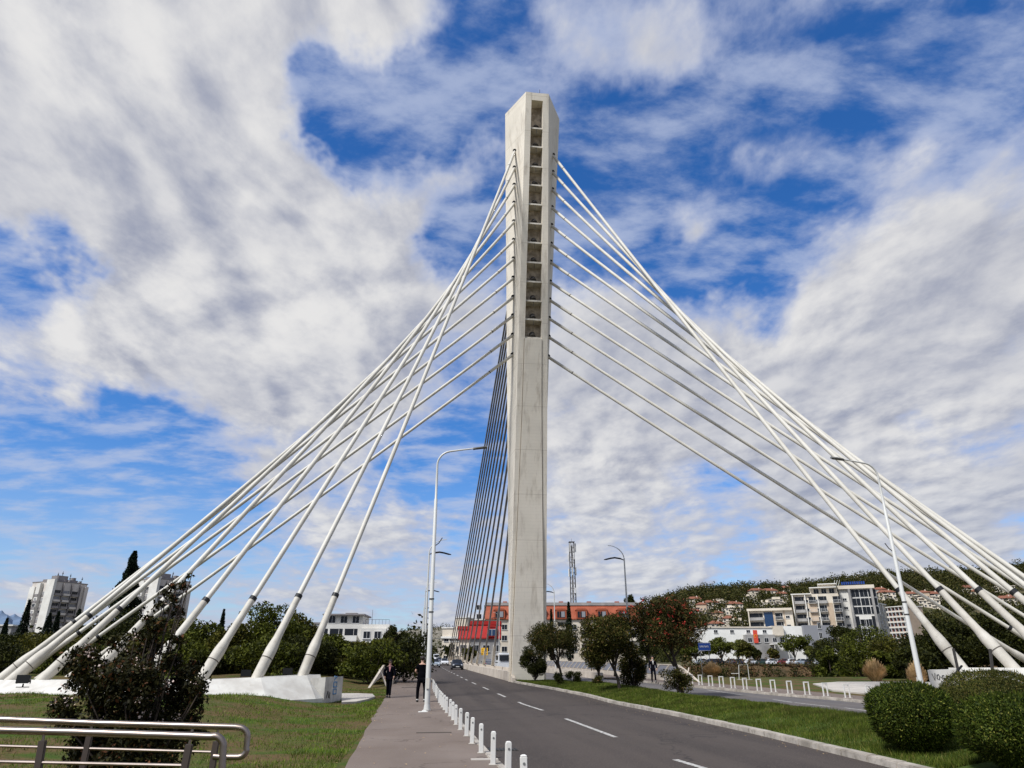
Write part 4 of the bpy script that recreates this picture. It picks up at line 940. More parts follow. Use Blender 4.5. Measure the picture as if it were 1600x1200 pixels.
def plume(label, u, v, Y, rpx, vtop, seed):
    rng = nrng(seed); base = gy(u, v, Y); base.z -= .15; r = rpx*Y/1.08/F; H_ = PY(u, vtop, Y).z-base.z; t = thing('plume_grass', tuple(base), 0, label, 'plume grass', 'dry plume grass')
    n = 3000; th = rng.random(n)*6.283; sp_ = rng.random(n)**.6; L_ = H_*np.sqrt(np.clip(1-.62*sp_**2.0, 0, 1))*rng.uniform(.55, 1.03, n); out = []
    q_ = .28*sp_; ox = np.cos(th)*r*q_; oy = np.sin(th)*r*q_; w = .024
    L_ = L_*np.where(rng.random(n) < .12, 1.18, 1.0)
    tip = np.stack([ox+np.cos(th)*r*sp_*.8, oy+np.sin(th)*r*sp_*.8, L_], 1); root = np.stack([ox, oy, np.zeros(n)], 1); mid = (tip*.5+root*.5)+np.array([0, 0, 1])*(.12*L_)[:, None]
    sd_ = np.stack([-np.sin(th), np.cos(th), np.zeros(n)], 1)*w
    V = np.concatenate([np.stack([root-sd_, root+sd_, mid+sd_, mid-sd_], 1), np.stack([mid-sd_, mid+sd_, tip+sd_*.8, tip-sd_*.8], 1)])
    quads('blades', V, mat['drygrass'], t)
plume('dry golden plume grass clump left of the right lamp pole', 1369, 1062, 58, 17, 1033, 1)
plume('dry golden plume grass clump right behind the right lamp pole', 1434, 1063, 50, 14, 1037, 2)
plume('dry golden plume grass below the blue road sign', 1113, 1057, 70, 15, 1037, 3)

# lawns: individual blades near the camera
def blades(name, n, sfun, m, seed, hgt=(.03, .09)):
    rng = nrng(seed); P_ = []; rn = random.Random(seed)
    while len(P_) < n:
        q = sfun(rn)
        if q: P_.append(q)
    P_ = np.array(P_); th = rng.random(n)*6.283; h = rng.uniform(hgt[0], hgt[1], n); pt = np.sin(P_[:, 0]*1.7+np.sin(P_[:, 1]*1.1)*2)*np.sin(P_[:, 1]*1.3+P_[:, 0]*.6); h *= 1+.45*pt
    w = .007+.004*(P_[:, 1] > 25); dx = np.cos(th)*w; dy = np.sin(th)*w; ln = rng.normal(size=(n, 2))*.35*h[:, None]
    V = np.stack([P_+np.stack([-dx, -dy, 0*dx], 1), P_+np.stack([dx, dy, 0*dx], 1), P_+np.stack([ln[:, 0], ln[:, 1], h], 1)], 1)
    o = quads(name, V, mat[m]); o['kind'] = 'stuff'; return o
def sl(rn):
    s = 9+rn.random()**1.7*38; w = -1.35-rn.random()**1.2*26
    if w > ip(WL, s)-.02+.08*math.sin(s*3): return None
    if math.sin(s*.8+w*.5)*math.sin(w*.9-s*.3)+.3*math.sin(s*2.7+w*3.1) > .55 and rn.random() < .8: return None
    p = at(s, w); z = p.z+lawnz(s, w)
    return (p.x, p.y, z-.005)
blades('grass', 150000, sl, 'grass', 5, (.025, .095))
def sm(rn):
    s = 12+rn.random()**1.4*47; a_ = ip(MEDL, s)+.03; c_ = ip(MEDR, s)-.03; t = rn.random(); w = a_+(c_-a_)*t; p = at(s, w); return (p.x, p.y, p.z+medz(s, w, t)-.005)
blades('grass', 150000, sm, 'grass2', 6, (.035, .115))
# scattered litter / fallen leaves
b = MB()
for i in range(260):
    s = R.uniform(12, 45); w = R.choice([R.uniform(-1.4, 1.1), R.uniform(8.2, 9.0), 1.45+R.uniform(0, .25), -1.3+R.uniform(-.1, .2)]); p = at(s, w, .012 if w < 1.2 else -.1); a_ = R.random()*6; l = R.uniform(.012, .035)
    b.add([p+Vector((math.cos(a_)*l, math.sin(a_)*l, 0)), p+Vector((-math.sin(a_)*l*.6, math.cos(a_)*l*.6, .006)), p-Vector((math.cos(a_)*l, math.sin(a_)*l, 0)), p-Vector((-math.sin(a_)*l*.6, math.cos(a_)*l*.6, -.004))], [(0, 1, 2, 3)])
o = b.obj('fallen_leaves', mat['drygrass']); o['kind'] = 'stuff'

# ------------------------------------------------------------------ hills
def hillfn(ridge, Y0, Yr, drop=.15, seed=0, amp=2.0):
    def zr(u):
        for (a_, va), (b_, vb) in zip(ridge, ridge[1:]):
            if u <= b_: return PY(u, va+(vb-va)*max(0, (u-a_))/(b_-a_), Yr).z
        return PY(u, ridge[-1][1], Yr).z
    def f(x, y):
        u = 800+F*1.065*x/max(y, 1); z1 = max(2.0, zr(min(max(u, ridge[0][0]), ridge[-1][0]))); t = max(0, (y-Y0)/(Yr-Y0))
        k = t*t*(3-2*t) if t < 1 else max(0, 1-drop*(t-1)*6)
        fade = min(1, max(0, (u-ridge[0][0])/40)) if ridge[0][1] > 950 else 1
        return 1.6+(z1-2.0)*k*fade+(amp*math.sin(x*.035+seed)*math.sin(y*.028+1.3*seed)+amp*.5*math.sin(x*.09+y*.07))*min(1, t*4)*fade-.5*(t <= 0)
    return f
def hillmesh(name, f, u0, u1, Y0, Y1, m, nx=70, ny=44):
    b = MB()
    for j in range(ny+1):
        Y = Y0+(Y1-Y0)*j/ny
        for i in range(nx+1):
            u = u0+(u1-u0)*i/nx; x = (u-800)/F/1.065*Y; b.v.append((x, Y, f(x, Y)))
    for j in range(ny):
        for i in range(nx): a_ = j*(nx+1)+i; b.f.append((a_, a_+1, a_+nx+2, a_+nx+1)); b.m.append(0)
    o = b.obj(name, m, smooth=True); struct(o); return o
hf = hillfn([(985, 962), (1040, 949), (1080, 940), (1130, 935), (1200, 930), (1260, 926), (1330, 919), (1400, 915), (1480, 911), (1540, 907), (1600, 900), (1760, 890)], 330, 720, seed=1)
hillmesh('hill', hf, 975, 1800, 325, 1000, mat['hillsoil'])
hf2 = hillfn([(440, 1028), (560, 1006), (610, 988), (640, 984), (690, 979), (720, 984), (760, 1000), (860, 1012), (960, 1025)], 500, 900, seed=2, amp=1.5)
hillmesh('hill', hf2, 430, 970, 495, 1100, mat['hilltan'])
hf3 = hillfn([(-400, 950), (-60, 958), (10, 962), (45, 976), (90, 1000), (330, 1024)], 1800, 3500, seed=3, amp=20)
hillmesh('mountain', hf3, -420, 340, 1790, 4200, mat['farhill'])
def hillpt(f, u, v, Y0, Y1):
    Y = Y0
    while Y < Y1:
        p = PY(u, v, Y)
        if p.z <= f(p.x, p.y): return p
        Y += 2
    return None

# ------------------------------------------------------------------ building kit
def window_mesh(w, h, glass='glass', frame='frame', mull=1, sill=True):
    b = MB(); t = .07
    b.box((0, -.03, h/2), (w, .04, h), 1)
    for x in (-w/2, w/2): b.box((x, -.045, h/2), (t, .09, h+t), 0)
    for z in (0, h): b.box((0, -.047, z), (w+t*.9, .085, t), 0)
    for i in range(mull): b.box((-w/2+w*(i+1)/(mull+1), -.06, h/2), (.05, .03, h-.05), 0)
    if sill: b.box((0, -.10, -.07), (w+.25, .2, .06), 0)
    return b.mesh('window', [mat[frame], mat[glass]])
def balcony_mesh(w, h, par='wallwhite', back='glass', solid=True, depth=1.0):
    b = MB(); b.box((0, -.02, h*.5), (w*.92, .05, h*.86), 1); b.box((0, -depth/2, -.06), (w, depth, .14), 0)  # dark back panel stands in for the shaded opening
    if solid: b.box((0, -depth+.05, .45), (w, .09, .88), 2)
    else:
        b.box((0, -depth+.04, .98), (w, .05, .06), 2)
        for i in range(int(w/.35)): b.box((-w/2+.1+i*.35, -depth+.04, .48), (.04, .03, .96), 2)
    for x in (-w/2+.04, w/2-.04): b.box((x, -depth/2, .45), (.07, depth, .86), 2)
    b.box((w*.2, -.06, h*.5), (.06, .05, h*.8), 2)
    return b.mesh('balcony', [mat['wallgrey'], mat[back], mat[par]])
def put(parent, me, x, y, z, face='f', name=None):
    rz = {'f': 0, 'r': math.pi/2, 'l': -math.pi/2, 'b': math.pi}[face]
    return link(name or me.name.split('.')[0], me, parent, (x, y, z), rz)
def grid(parent, me, face, fix, a0, da, na, z0, dz, nz, alt=None, skip=0, rn=R, name=None):
    for i in range(na):
        for j in range(nz):
            if rn.random() < skip: continue
            m_ = me if alt is None or rn.random() < .5 else alt
            a_ = a0+i*da; z = z0+j*dz
            if face == 'f': put(parent, m_, a_, fix, z, 'f', name)
            elif face == 'l': put(parent, m_, fix, a_, z, 'l', name)
            else: put(parent, m_, fix, a_, z, 'r', name)
def wall(parent, boxes, m, name='wall'):
    b = MB()
    for (x0, y0, z0, x1, y1, z1) in boxes: b.box(((x0+x1)/2, (y0+y1)/2, (z0+z1)/2), (x1-x0, y1-y0, z1-z0))
    return b.obj(name, mat[m], parent)
def footprint(u, v, Y): p = PY(u, v, Y); return Vector((p.x, p.y, 1.2)), p.z-1.2

# -- tower blocks
w1 = window_mesh(1.9, 1.5); w2 = window_mesh(1.1, 1.2, glass='curtain'); w3 = window_mesh(2.0, 1.5, mull=2)
bal1 = balcony_mesh(3.4, 2.5, par='towergrey'); bal2 = balcony_mesh(3.4, 2.5, par='tower', back='curtain')
def tower_block(label, u, v, Y, rz, sc=1.0):
    loc, H_ = footprint(u, v, Y); t = thing('tower_block', loc, rz, label, 'building', 'tower blocks on the left'); t.scale = (sc, sc, 1)
    wall(t, [(0, .0, 0, 17, 16, H_-1)], 'tower'); wall(t, [(-.9, -1.4, 0, .35, 4.2, H_)], 'wallwhite', 'stair_wall')
    wall(t, [(15.6, -1.0, 0, 17.3, 1, H_-2.2)], 'tower', 'end_wall')
    wall(t, [(-1.6, 7.4, 0, .2, 10.0, H_-1.6), (-.6, 12.6, 0, .2, 16.4, H_-3)], 'wallwhite', 'projecting_bay')
    nf = int((H_-3)/2.95)
    for k in range(3):      # loggia bays on the shaded face
        x = 2.6+k*4.35
        grid(t, bal1, 'f', 0, x, 1, 1, 1.5, 2.95, nf, alt=bal2)
    wall(t, [(4.5, -1.2, 0, 4.75, 0, H_-1.4), (8.9, -1.2, 0, 9.1, 0, H_-1.4), (13.2, -1.2, 0, 13.45, 0, H_-1.4)], 'towergrey', 'divider')
    sm_ = MB().box((-.08, 0, 0), (.16, 2.5, 1.1)).mesh('spandrel_panel', mat['towergrey'])
    for j in range(nf):
        for x, y in ((0, 5.9), (0, 11.3), (-1.6, 8.7)): link('spandrel_panel', sm_, t, (x, y, 1.35+2.95*j))
    grid(t, w1, 'l', -.05, 5.9, 1, 1, 1.9, 2.95, nf, alt=w2); grid(t, w3, 'l', -.05, 11.3, 1, 1, 1.9, 2.95, nf-1, alt=w2); grid(t, w2, 'l', -1.65, 8.7, 1, 1, 1.9, 2.95, nf-1, alt=w1)
    grid(t, w2, 'l', -.65, 14.6, 1, 1, 1.9, 2.95, nf-1, alt=w1)
    rf = wall(t, [(2, 2, H_-1, 13, 12, H_+.6), (4, 4, H_+.6, 9, 9, H_+2.4), (-.2, -.2, H_-1, 17.2, 16.2, H_-.6), (11, 3, H_+.6, 12.5, 5, H_+1.9)], 'towergrey', 'roof')
    b = MB()
    for (x, y, h) in ((3, 3, 3.6), (6.5, 5, 4.6), (7.2, 6, 3.2), (10, 4, 3.8), (12, 7, 2.8), (15, 2, 2.6), (5, 8, 2.7)):
        b.tube([(x, y, H_-.6), (x, y, H_+h)], .09, 5); b.box((x, y, H_+h-.6), (.7, .1, .08)); b.box((x, y, H_+h-1.1), (.5, .3, .5))
    b.obj('antenna', mat['steelrust'], rf)
    b = MB()
    for i in range(9): b.box((1+i*1.8, R.uniform(.5, 6), H_-.1), (.9, .9, R.uniform(.5, 1.4)))
    b.obj('roof_unit', mat['towergrey'], rf)
tower_block('concrete tower block at the far left, standing clear of the cables', 86, 905, 340, math.radians(66))
tower_block('concrete tower block partly behind the cables, right of the tall cypress', 248, 901, 350, math.radians(62), 1.1)
# small house at the far left edge
loc, H_ = footprint(-12, 978, 210); t = thing('house', loc, .1, 'low grey house with a flat roof at the very left edge', 'house')
wall(t, [(0, 0, 0, 5.4, 8, H_)], 'wallgrey'); wall(t, [(-.4, -.4, H_, 5.8, 8.4, H_+.4)], 'wallwhite', 'roof'); grid(t, w1, 'f', 0, 1.5, 2.2, 2, H_-2.2, 3, 1)

# -- long white house
loc, H_ = footprint(490, 964, 128); t = thing('apartment_house', loc, .05, 'long white flat-roofed house with balconies above the left bank trees', 'building')
wall(t, [(0, 0, 0, 13.5, 9, H_-1.2), (2.0, .6, H_-1.2, 8.6, 8, H_+.3), (8.6, -.6, 0, 13.0, 0, H_-1.9)], 'wallwhite')
rf = wall(t, [(1.6, -.3, H_+.3, 9.0, 8.4, H_+.55), (0, -.15, H_-1.2, 1.9, 9, H_-.9), (5.2, 2, H_+.55, 7.2, 5, H_+.85)], 'towergrey', 'roof')
bm_ = balcony_mesh(2.4, 2.2); bw = window_mesh(1.2, 1.2)
grid(t, bm_, 'f', 0, 1.6, 2.6, 3, H_-4.0, 2.9, 1); grid(t, bw, 'f', -.6, 9.7, 1.9, 2, H_-3.6, 2.9, 1); grid(t, bw, 'f', 0, 1.6, 2.2, 5, H_-6.6, 2.9, 1); grid(t, bw, 'f', .6, 3.2, 2.1, 3, H_-1.0, 2, 1)
b = MB(); b.bar((9.2, 0, H_-.4), (13.4, 0, H_-.4), .05, .05)
for i in range(8): b.bar((9.2+i*.6, 0, H_-1.2), (9.2+i*.6, 0, H_-.4), .04, .04)
b.tube([(10.2, 1, H_-1.2), (10.2, 1, H_+1.3)], .03, 5); b.obj('roof_railing', mat['steelrust'], rf)

# -- orange mansard building behind the pylon
def mansard(label, name, u0, u1, vtop, vmid, Y, m, rz=0.0, depth=14, wm='wallcream', nd=1, cornice='wallgrey'):
    P0 = PY(u0, vtop, Y); P1 = PY(u1, vtop, Y); L_ = P1.x-P0.x; loc = Vector((P0.x, Y, 1.2)); H_ = P0.z-1.2; hm = PY(u0, vmid, Y).z-1.2
    t = thing(name, loc, rz, label, 'building')
    wall(t, [(0, 0, 0, L_, depth, hm)], wm)
    rf = MB().prism([(-.5, hm), (-.5, hm+.25), (1.2, H_-.9), (1.2, H_-.7), (depth-.5, H_-.7), (depth-.5, hm)], 'x', -.4, L_+.4).obj('roof', mat[m], t)
    wall(t, [(-.5, .9, H_-.9, L_+.5, depth, H_)], cornice, 'cornice')
    return t, L_, H_, hm
t, L_, H_, hm = mansard('long building with an orange mansard roof behind the pylon and the oleanders', 'mansard_building', 760, 1003, 941, 968, 232, 'orange')
dm = MB(); dm.box((0, .4, 1.3), (3.4, 1.6, 2.6), 0); dm.box((0, -.43, 1.25), (2.6, .06, 1.9), 1); dm.prism([(-2.0, 2.6), (-1.3, 3.1), (1.3, 3.1), (2.0, 2.6)], 'y', -.5, 1.4, 2); dm.box((-.5, -.48, 1.3), (.1, .05, 1.8), 0); dm.box((.6, -.50, 1.3), (1.1, .05, 1.7), 3)
dmm = dm.mesh('dormer', [mat['orange'], mat['glass'], mat['orange'], mat['curtain']])
for i in range(8): put(t, dmm, 4.3+i*6.6, -.4, hm+.25, 'f')
wm = window_mesh(1.7, 1.6); bo = balcony_mesh(3.0, 2.4, par='wallcream')
for k in range(3):
    for i in range(14):
        put(t, wm if i % 2 else bo, 2.2+i*3.7, 0, hm-3.1-k*3.3)
b = MB()
for i in range(5): b.box((6+i*9.3, 6, H_+.35), (1.4, 1.4, .7))
b.obj('chimney', mat['orange'], t)
t, L_, H_, hm = mansard('red clad building with one arched dormer behind the main span cables', 'red_building', 736, 780, 970, 998, 185, 'red', depth=12, wm='wallgrey', cornice='red')
dm = MB(); dm.box((0, .4, 1.1), (2.4, 1.6, 2.2), 0); dm.box((0, -.43, 1.0), (1.9, .06, 1.6), 1); dm.box((0, -.47, 1.0), (.08, .04, 1.6), 2); dm.box((0, -.47, 1.7), (1.9, .04, .08), 2); dm.prism([(-1.3, 2.2), (-.8, 2.75), (.8, 2.75), (1.3, 2.2)], 'y', -.5, 1.3, 0)
dmm = dm.mesh('dormer', [mat['red'], mat['glassblue'], mat['frame']]); put(t, dmm, 5.4, -.4, hm+.5)
grid(t, wm, 'f', 0, 1.4, 2.6, 3, hm-3.1, 3.1, 1)
t, L_, H_, hm = mansard('low red clad wing left of the taller red building', 'red_building', 718, 737, 978, 999, 196, 'red', depth=12, wm='wallcream', cornice='red')
grid(t, wm, 'f', 0, 1.2, 2.2, 2, hm-3.0, 3.1, 1)
loc, H_ = footprint(692, 966, 262); t = thing('apartment_house', loc, -.25, 'pale yellow block at the far end of the main span cables', 'building')
wall(t, [(0, 0, 0, 9, 14, H_-3.5), (4.5, 1, H_-3.5, 9, 12, H_)], 'wallcream'); wall(t, [(-.3, -.3, H_-3.5, 4.5, 14, H_-3.1), (4.4, .8, H_, 9.2, 12.2, H_+.3), (-.3, -.5, H_-7, 9.1, 0, H_-6.2)], 'wallwhite', 'cornice'); grid(t, wm, 'f', 0, 1.6, 2.3, 3, 1.5, 3.1, 3)
loc, H_ = footprint(742, 969, 250); t = thing('apartment_house', loc, 0, 'grey storey with white windows showing between the red and the orange building', 'building')
wall(t, [(0, 0, 0, 9, 10, H_)], 'wallgrey'); wall(t, [(-.2, -.2, H_, 9.2, 10.2, H_+.4)], 'wallwhite', 'cornice'); grid(t, wm, 'f', 0, 1.4, 2.6, 3, H_-2.6, 3, 3)

# lattice mast
def mast():
    p = PY(893, 847, 238); t = thing('lattice_mast', (p.x, p.y, 1.2), 0, 'tall steel lattice mast with white antennas behind the orange building', 'mast'); H_ = p.z-1.2
    b = MB(); r = .95
    for (x, y) in ((-r, -r), (r, -r), (r, r), (-r, r)): b.tube([(x, y, 0), (x*.8, y*.8, H_)], .11, 6)
    z = 0; k = 0
    while z < H_-1.5:
        q = r*(1-.2*z/H_)
        for (x, y, x2, y2) in ((-q, -q, q, -q), (q, -q, q, q), (q, q, -q, q), (-q, q, -q, -q)):
            b.bar((x, y, z), (x2, y2, z), .09, .09); b.bar((x, y, z) if k % 2 else (x2, y2, z), (x2, y2, z+1.7) if k % 2 else (x, y, z+1.7), .07, .07)
        z += 1.7; k += 1
    b.obj('tower_frame', mat['steelrust'], t)
    for i, (a_, z, l) in enumerate(((0, H_-3.4, 3), (2.1, H_-3.2, 2.8), (4.2, H_-3.5, 3), (1.0, H_-6.2, 2.2), (3.1, H_-6.4, 2.2), (5.2, H_-6.0, 2.2), (.3, H_-11, 2.6), (2.8, H_-11.5, 2.6), (4.6, H_-11.2, 2.6), (1.6, H_-15, 2), (5.3, H_-17, 1.8))):
        b = MB(); b.box((1.25*math.cos(a_), 1.25*math.sin(a_), z+l/2), (.4, .28, l), rz=a_); b.bar((math.cos(a_)*.6, math.sin(a_)*.6, z+l/2), (math.cos(a_)*1.2, math.sin(a_)*1.2, z+l/2), .08, .08); b.obj('antenna', mat['frame'], t, bevel=.04)
    b = MB(); b.tube([(0, 0, H_), (0, 0, H_+1.2)], .04, 5); b.box((0, 0, H_), (2.0, 2.0, .12)); b.obj('platform', mat['steelrust'], t)
    b = MB(); b.box((0, 0, H_/2), (.5, .5, H_*.94)); b.obj('cable_tray', mat['wallgrey'], t)
mast()

# -- hotel complex on the right
hb = balcony_mesh(3.4, 2.5, par='wallgrey'); hb2 = balcony_mesh(2.6, 2.4, par='frame', solid=False); hw = window_mesh(1.7, 1.7); hw2 = window_mesh(2.6, 2.6, mull=1, sill=False); hws = window_mesh(1.3, .9)
Yh = 262; sc = Yh/1.053/F
def hz(v, Y=Yh): return PY(1250, v, Y).z-1.2
X = lambda u, v=950, Y=Yh: PY(u, v, Y).x
HR = -.40; LB = lambda a_, b_, Y: (b_-a_)/(math.cos(HR)-math.sin(HR)*b_/Y)
x0 = X(1168)
t = thing('apartment_block', (x0, Yh, 1.2), 0, 'lowest white wing of the hillside complex, with long balconies and a blue glass strip', 'building', 'blocks of the hillside complex')
L_ = LB(x0, X(1237), Yh); t.rotation_euler[2] = HR; H_ = hz(953)
wall(t, [(0, 0, 0, L_, 12, H_), (-.3, -1.2, H_-.5, L_, 12, H_+.3), (0, -1.1, 0, .35, 0, H_-.5)], 'wallcream'); wall(t, [(5.4, -.25, H_-10, 8.4, .1, H_-1)], 'glassblue', 'glass_strip')
hbl = balcony_mesh(4.8, 2.5, par='wallgrey'); grid(t, hbl, 'f', 0, 2.7, 1, 1, H_-9.6, 3.0, 3); grid(t, hb2, 'f', 0, 10.4, 1, 1, H_-9.6, 3, 3); grid(t, hws, 'f', 0, 13.3, 1, 1, H_-9.2, 3, 3)
wall(t, [(8.4, -.12, 0, 9.0, 0, H_-.6), (12.0, -.12, 0, 12.4, 0, H_-.6)], 'wallpink', 'pilaster')
x1 = X(1237)
t = thing('apartment_block', (x1, Yh-1.5, 1.2), 0, 'middle cream block of the hillside complex with dark balconies and stepped roof terraces', 'building', 'blocks of the hillside complex')
L_ = LB(x1, X(1309), Yh-1.5); t.rotation_euler[2] = HR; H_ = hz(930)
wall(t, [(0, 0, 0, L_, 14, H_), (6.5, 1, H_, L_, 13, H_+2.0), (9.5, 2, H_+2.0, L_, 12, H_+3.3)], 'wallcream'); wall(t, [(5.4, -.15, 0, 8.0, 0, H_-3.2), (11.4, -.15, 0, 13.2, 0, H_-3.2)], 'wallpink', 'pilaster')
rf = wall(t, [(-.2, -1.0, H_-.1, 6.6, 14, H_+.25), (6.3, -.9, H_+2.0, L_, 13, H_+2.3), (9.3, .8, H_+3.3, L_+.2, 12, H_+3.6)], 'wallwhite', 'roof')
grid(t, hb, 'f', 0, 2.4, 1, 1, H_-15.2, 3.0, 5); grid(t, hb2, 'f', 0, 6.8, 1, 1, H_-15.2, 3, 5); grid(t, hb, 'f', 0, 10.0, 1, 1, H_-15.2, 3, 5, alt=hb2); grid(t, hb2, 'f', 0, 14.8, 1, 1, H_-15.2, 3, 5)
grid(t, hws, 'f', 0, 4.7, 3.9, 2, H_-14.8, 3, 5); grid(t, hw, 'f', 1, 8.5, 2.6, 3, H_+.1, 3, 1)
for i in range(3): wall(t, [(.1+i*4.2, -1.05, 0, .4+i*4.2, 0, H_-.3)], 'wallwhite', 'pier')
x2 = X(1309)
t = thing('apartment_block', (x2, Yh-3, 1.2), 0, 'tall corner block of the complex with grey fins and blue rooftop sign', 'building', 'blocks of the hillside complex')
L_ = LB(x2, X(1364), Yh-3); t.rotation_euler[2] = HR; H_ = hz(917)
wall(t, [(0, 0, 0, L_, 14, H_)], 'wallwhite'); wall(t, [(-.3, -1.0, H_-1.2, L_+.3, 14, H_)], 'wallcream', 'cornice')
wall(t, [(3.0, -1.2, 0, 3.7, 0, H_-1.2), (L_-1.3, -1.4, 0, L_-.5, 0, H_-1.2)], 'wallgrey', 'fin'); wall(t, [(4.0, -.06, 0, 5.2, 0, H_-10.6), (9.2, -.06, 0, 10.6, 0, H_-10.6)], 'glass', 'glass_strip')
grid(t, hw2, 'f', 0, 5.3, 2.75, 3, H_-10.0, 2.95, 3); grid(t, hw2, 'f', 0, 6.7, 0, 1, H_-20.5, 3.1, 3); grid(t, hw2, 'f', 0, 9.4, 0, 1, H_-20.5, 3.1, 3) if False else None
grid(t, window_mesh(1.9, 2.4, mull=0), 'f', 0, 6.2, 2.0, 2, H_-20.0, 3.0, 3); grid(t, hws, 'f', 0, 1.5, 1, 1, H_-20, 2.95, 6)
b = MB()
for i in range(11): b.box((1.6+i*.72, 1, H_+.95), (.5, .15, 1.0), 0); 
b.box((5.2, 1.2, H_+.25), (8.4, .12, .12), 1)
b.obj('rooftop_sign', [mat['signblue'], mat['steelrust']], t)
b = MB()
for i in range(3): b.bar((-1.4+i*.8, 1, H_), (-.6+i*.8, 1, H_+2.2), .12, .12)
b.obj('flag_poles', mat['frame'], t)
Xa = PY(1364, 950, Yh-3); Xb = PY(1384, 950, Yh+10); rz = math.atan2(Xb.y-Xa.y, Xb.x-Xa.x); L_ = math.hypot(Xb.y-Xa.y, Xb.x-Xa.x)
t = thing('apartment_block', (Xa.x+.9, Xa.y+2, 1.2), rz, 'narrow stepped side wing right of the blue rooftop sign', 'building', 'blocks of the hillside complex')
H_ = hz(922); wall(t, [(0, 0, 0, L_*.5, 12, H_), (L_*.5, 0, 0, L_, 12, H_-4.5)], 'wallcream'); wall(t, [(-.1, -.5, H_, L_*.5+.2, 12, H_+.4), (L_*.5, -.5, H_-4.5, L_+.3, 12, H_-4.1)], 'wallwhite', 'cornice')
ow = MB(); ow.box((0, -.02, 1.2), (2.2, .05, 2.0), 1); ow.box((-1.3, -.05, 1.2), (.5, .08, 2.2), 2); ow.box((0, -.35, .1), (2.6, .7, .12), 0); ow.box((0, -.66, .55), (2.4, .06, .8), 3); ow.box((-1.75, -.35, 1.4), (.22, .7, 2.95), 0)
owm = ow.mesh('balcony', [mat['frame'], mat['glass'], mat['wallpink'], mat['wallgrey']])
for i in range(int(L_/3.7)):
    for j in range(6): put(t, owm, 2.3+i*3.7, 0, H_-2.8-j*2.95-(4.5 if 2.3+i*3.7 > L_*.5 else 0))
Xa = PY(1381, 950, 384); Xb = PY(1419, 955, 372); rz = math.atan2(Xb.y-Xa.y, Xb.x-Xa.x); L_ = math.hypot(Xb.y-Xa.y, Xb.x-Xa.x); H_ = Xa.z-1.2
t = thing('apartment_block', (Xa.x, Xa.y, 1.2), rz, 'distant orange and white block with a dense grid of balconies beside the lamp pole', 'building', 'blocks of the hillside complex')
wall(t, [(0, 0, 0, L_, 12, H_)], 'wallpink'); wall(t, [(-.3, -1.0, H_, L_+.3, 12, H_+.4)], 'wallwhite', 'cornice')
og = MB(); og.box((0, -.03, 1.15), (1.25, .05, 1.7), 1); og.box((-.85, -.03, 1.3), (.35, .05, 2.3), 2); og.box((0, -.4, .1), (2.15, .8, .2), 0); og.box((0, -.78, .5), (1.9, .06, .7), 3); og.box((-1.06, -.4, 1.3), (.2, .8, 2.6), 0)
ogm = og.mesh('balcony', [mat['frame'], mat['glass'], mat['orange'], mat['wallcream']])
nc = int((L_-.6)/2.12)
for i in range(nc):
    for j in range(9): put(t, ogm, 1.4+i*2.12, 0, H_-2.6-j*2.6)
# white mall 
x0 = X(1101, 985, 232); t = thing('shopping_mall', (x0, 232, 1.2), 0, 'low white mall with a flat roof and grey entrance block below the hillside', 'building'); hm_ = lambda v: PY(1250, v, 232).z-1.2
X2 = lambda u: PY(u, 985, 232).x-x0
wall(t, [(0, 0, 0, X2(1207), 20, hm_(981)), (X2(1207), 1, 0, X2(1300), 20, hm_(978))], 'mallwhite'); wall(t, [(X2(1160), -2.5, 0, X2(1205), 0, hm_(992))], 'wallgrey', 'entrance_block'); wall(t, [(X2(1255), -.5, 0, X2(1302), 1, hm_(977))], 'curtain', 'grey_wall')
wall(t, [(X2(1207), -.2, hm_(993), X2(1224), 1, hm_(978))], 'wallcream', 'recess_wall'); wall(t, [(-.2, -.3, hm_(981), X2(1207), 20, hm_(981)+.35)], 'wallcream', 'roof')
grid(t, window_mesh(1.2, .9), 'f', 0, X2(1118), 5.2, 4, hm_(989), 1, 1); grid(t, window_mesh(1.3, 1.3), 'f', -2.5, X2(1166), 2.6, 4, hm_(1004), 1, 1); grid(t, window_mesh(1.0, 1.8), 'f', -.5, X2(1280), 3, 1, hm_(998), 3, 2); grid(t, window_mesh(1.2, 1.4), 'f', 1, X2(1211), 2.2, 2, hm_(1003), 3, 1)
b = MB(); b.box((X2(1175), -2.72, hm_(995)), (1.35, .12, 3.8)); b.obj('red_banner', mat['banner'], t); b = MB(); b.tube([(X2(1175)+.5*math.cos(a_*.785), -2.8, hm_(995)+.5*math.sin(a_*.785)) for a_ in range(7)], .07, 5); b.obj('banner_emblem', mat['yellow'], t)
b = MB(); b.prism([(X2(1195), hm_(1008)), (X2(1222), hm_(1005)), (X2(1222), hm_(1005)+.3), (X2(1195), hm_(1008)+.3)], 'y', -5, -.2); b.bar((X2(1197), -4.8, 0), (X2(1199), -4.8, hm_(1008)), .2, .2); b.bar((X2(1220), -4.8, 0), (X2(1217), -4.8, hm_(1005)), .2, .2); b.obj('canopy', mat['wallwhite'], t)
# low pavilion with a pale roof near parking
loc, H_ = footprint(1291, 1002, 215); t = thing('kiosk', loc, 0, 'small kiosk with a pale blue roof at the end of the parking row', 'kiosk'); wall(t, [(0, 0, 0, 3.4, 3, H_-.5)], 'wallwhite'); wall(t, [(-.4, -.4, H_-.5, 3.8, 3.4, H_)], 'csilver', 'roof'); grid(t, w1, 'f', 0, 1.7, 1, 1, 1.2, 1, 1)

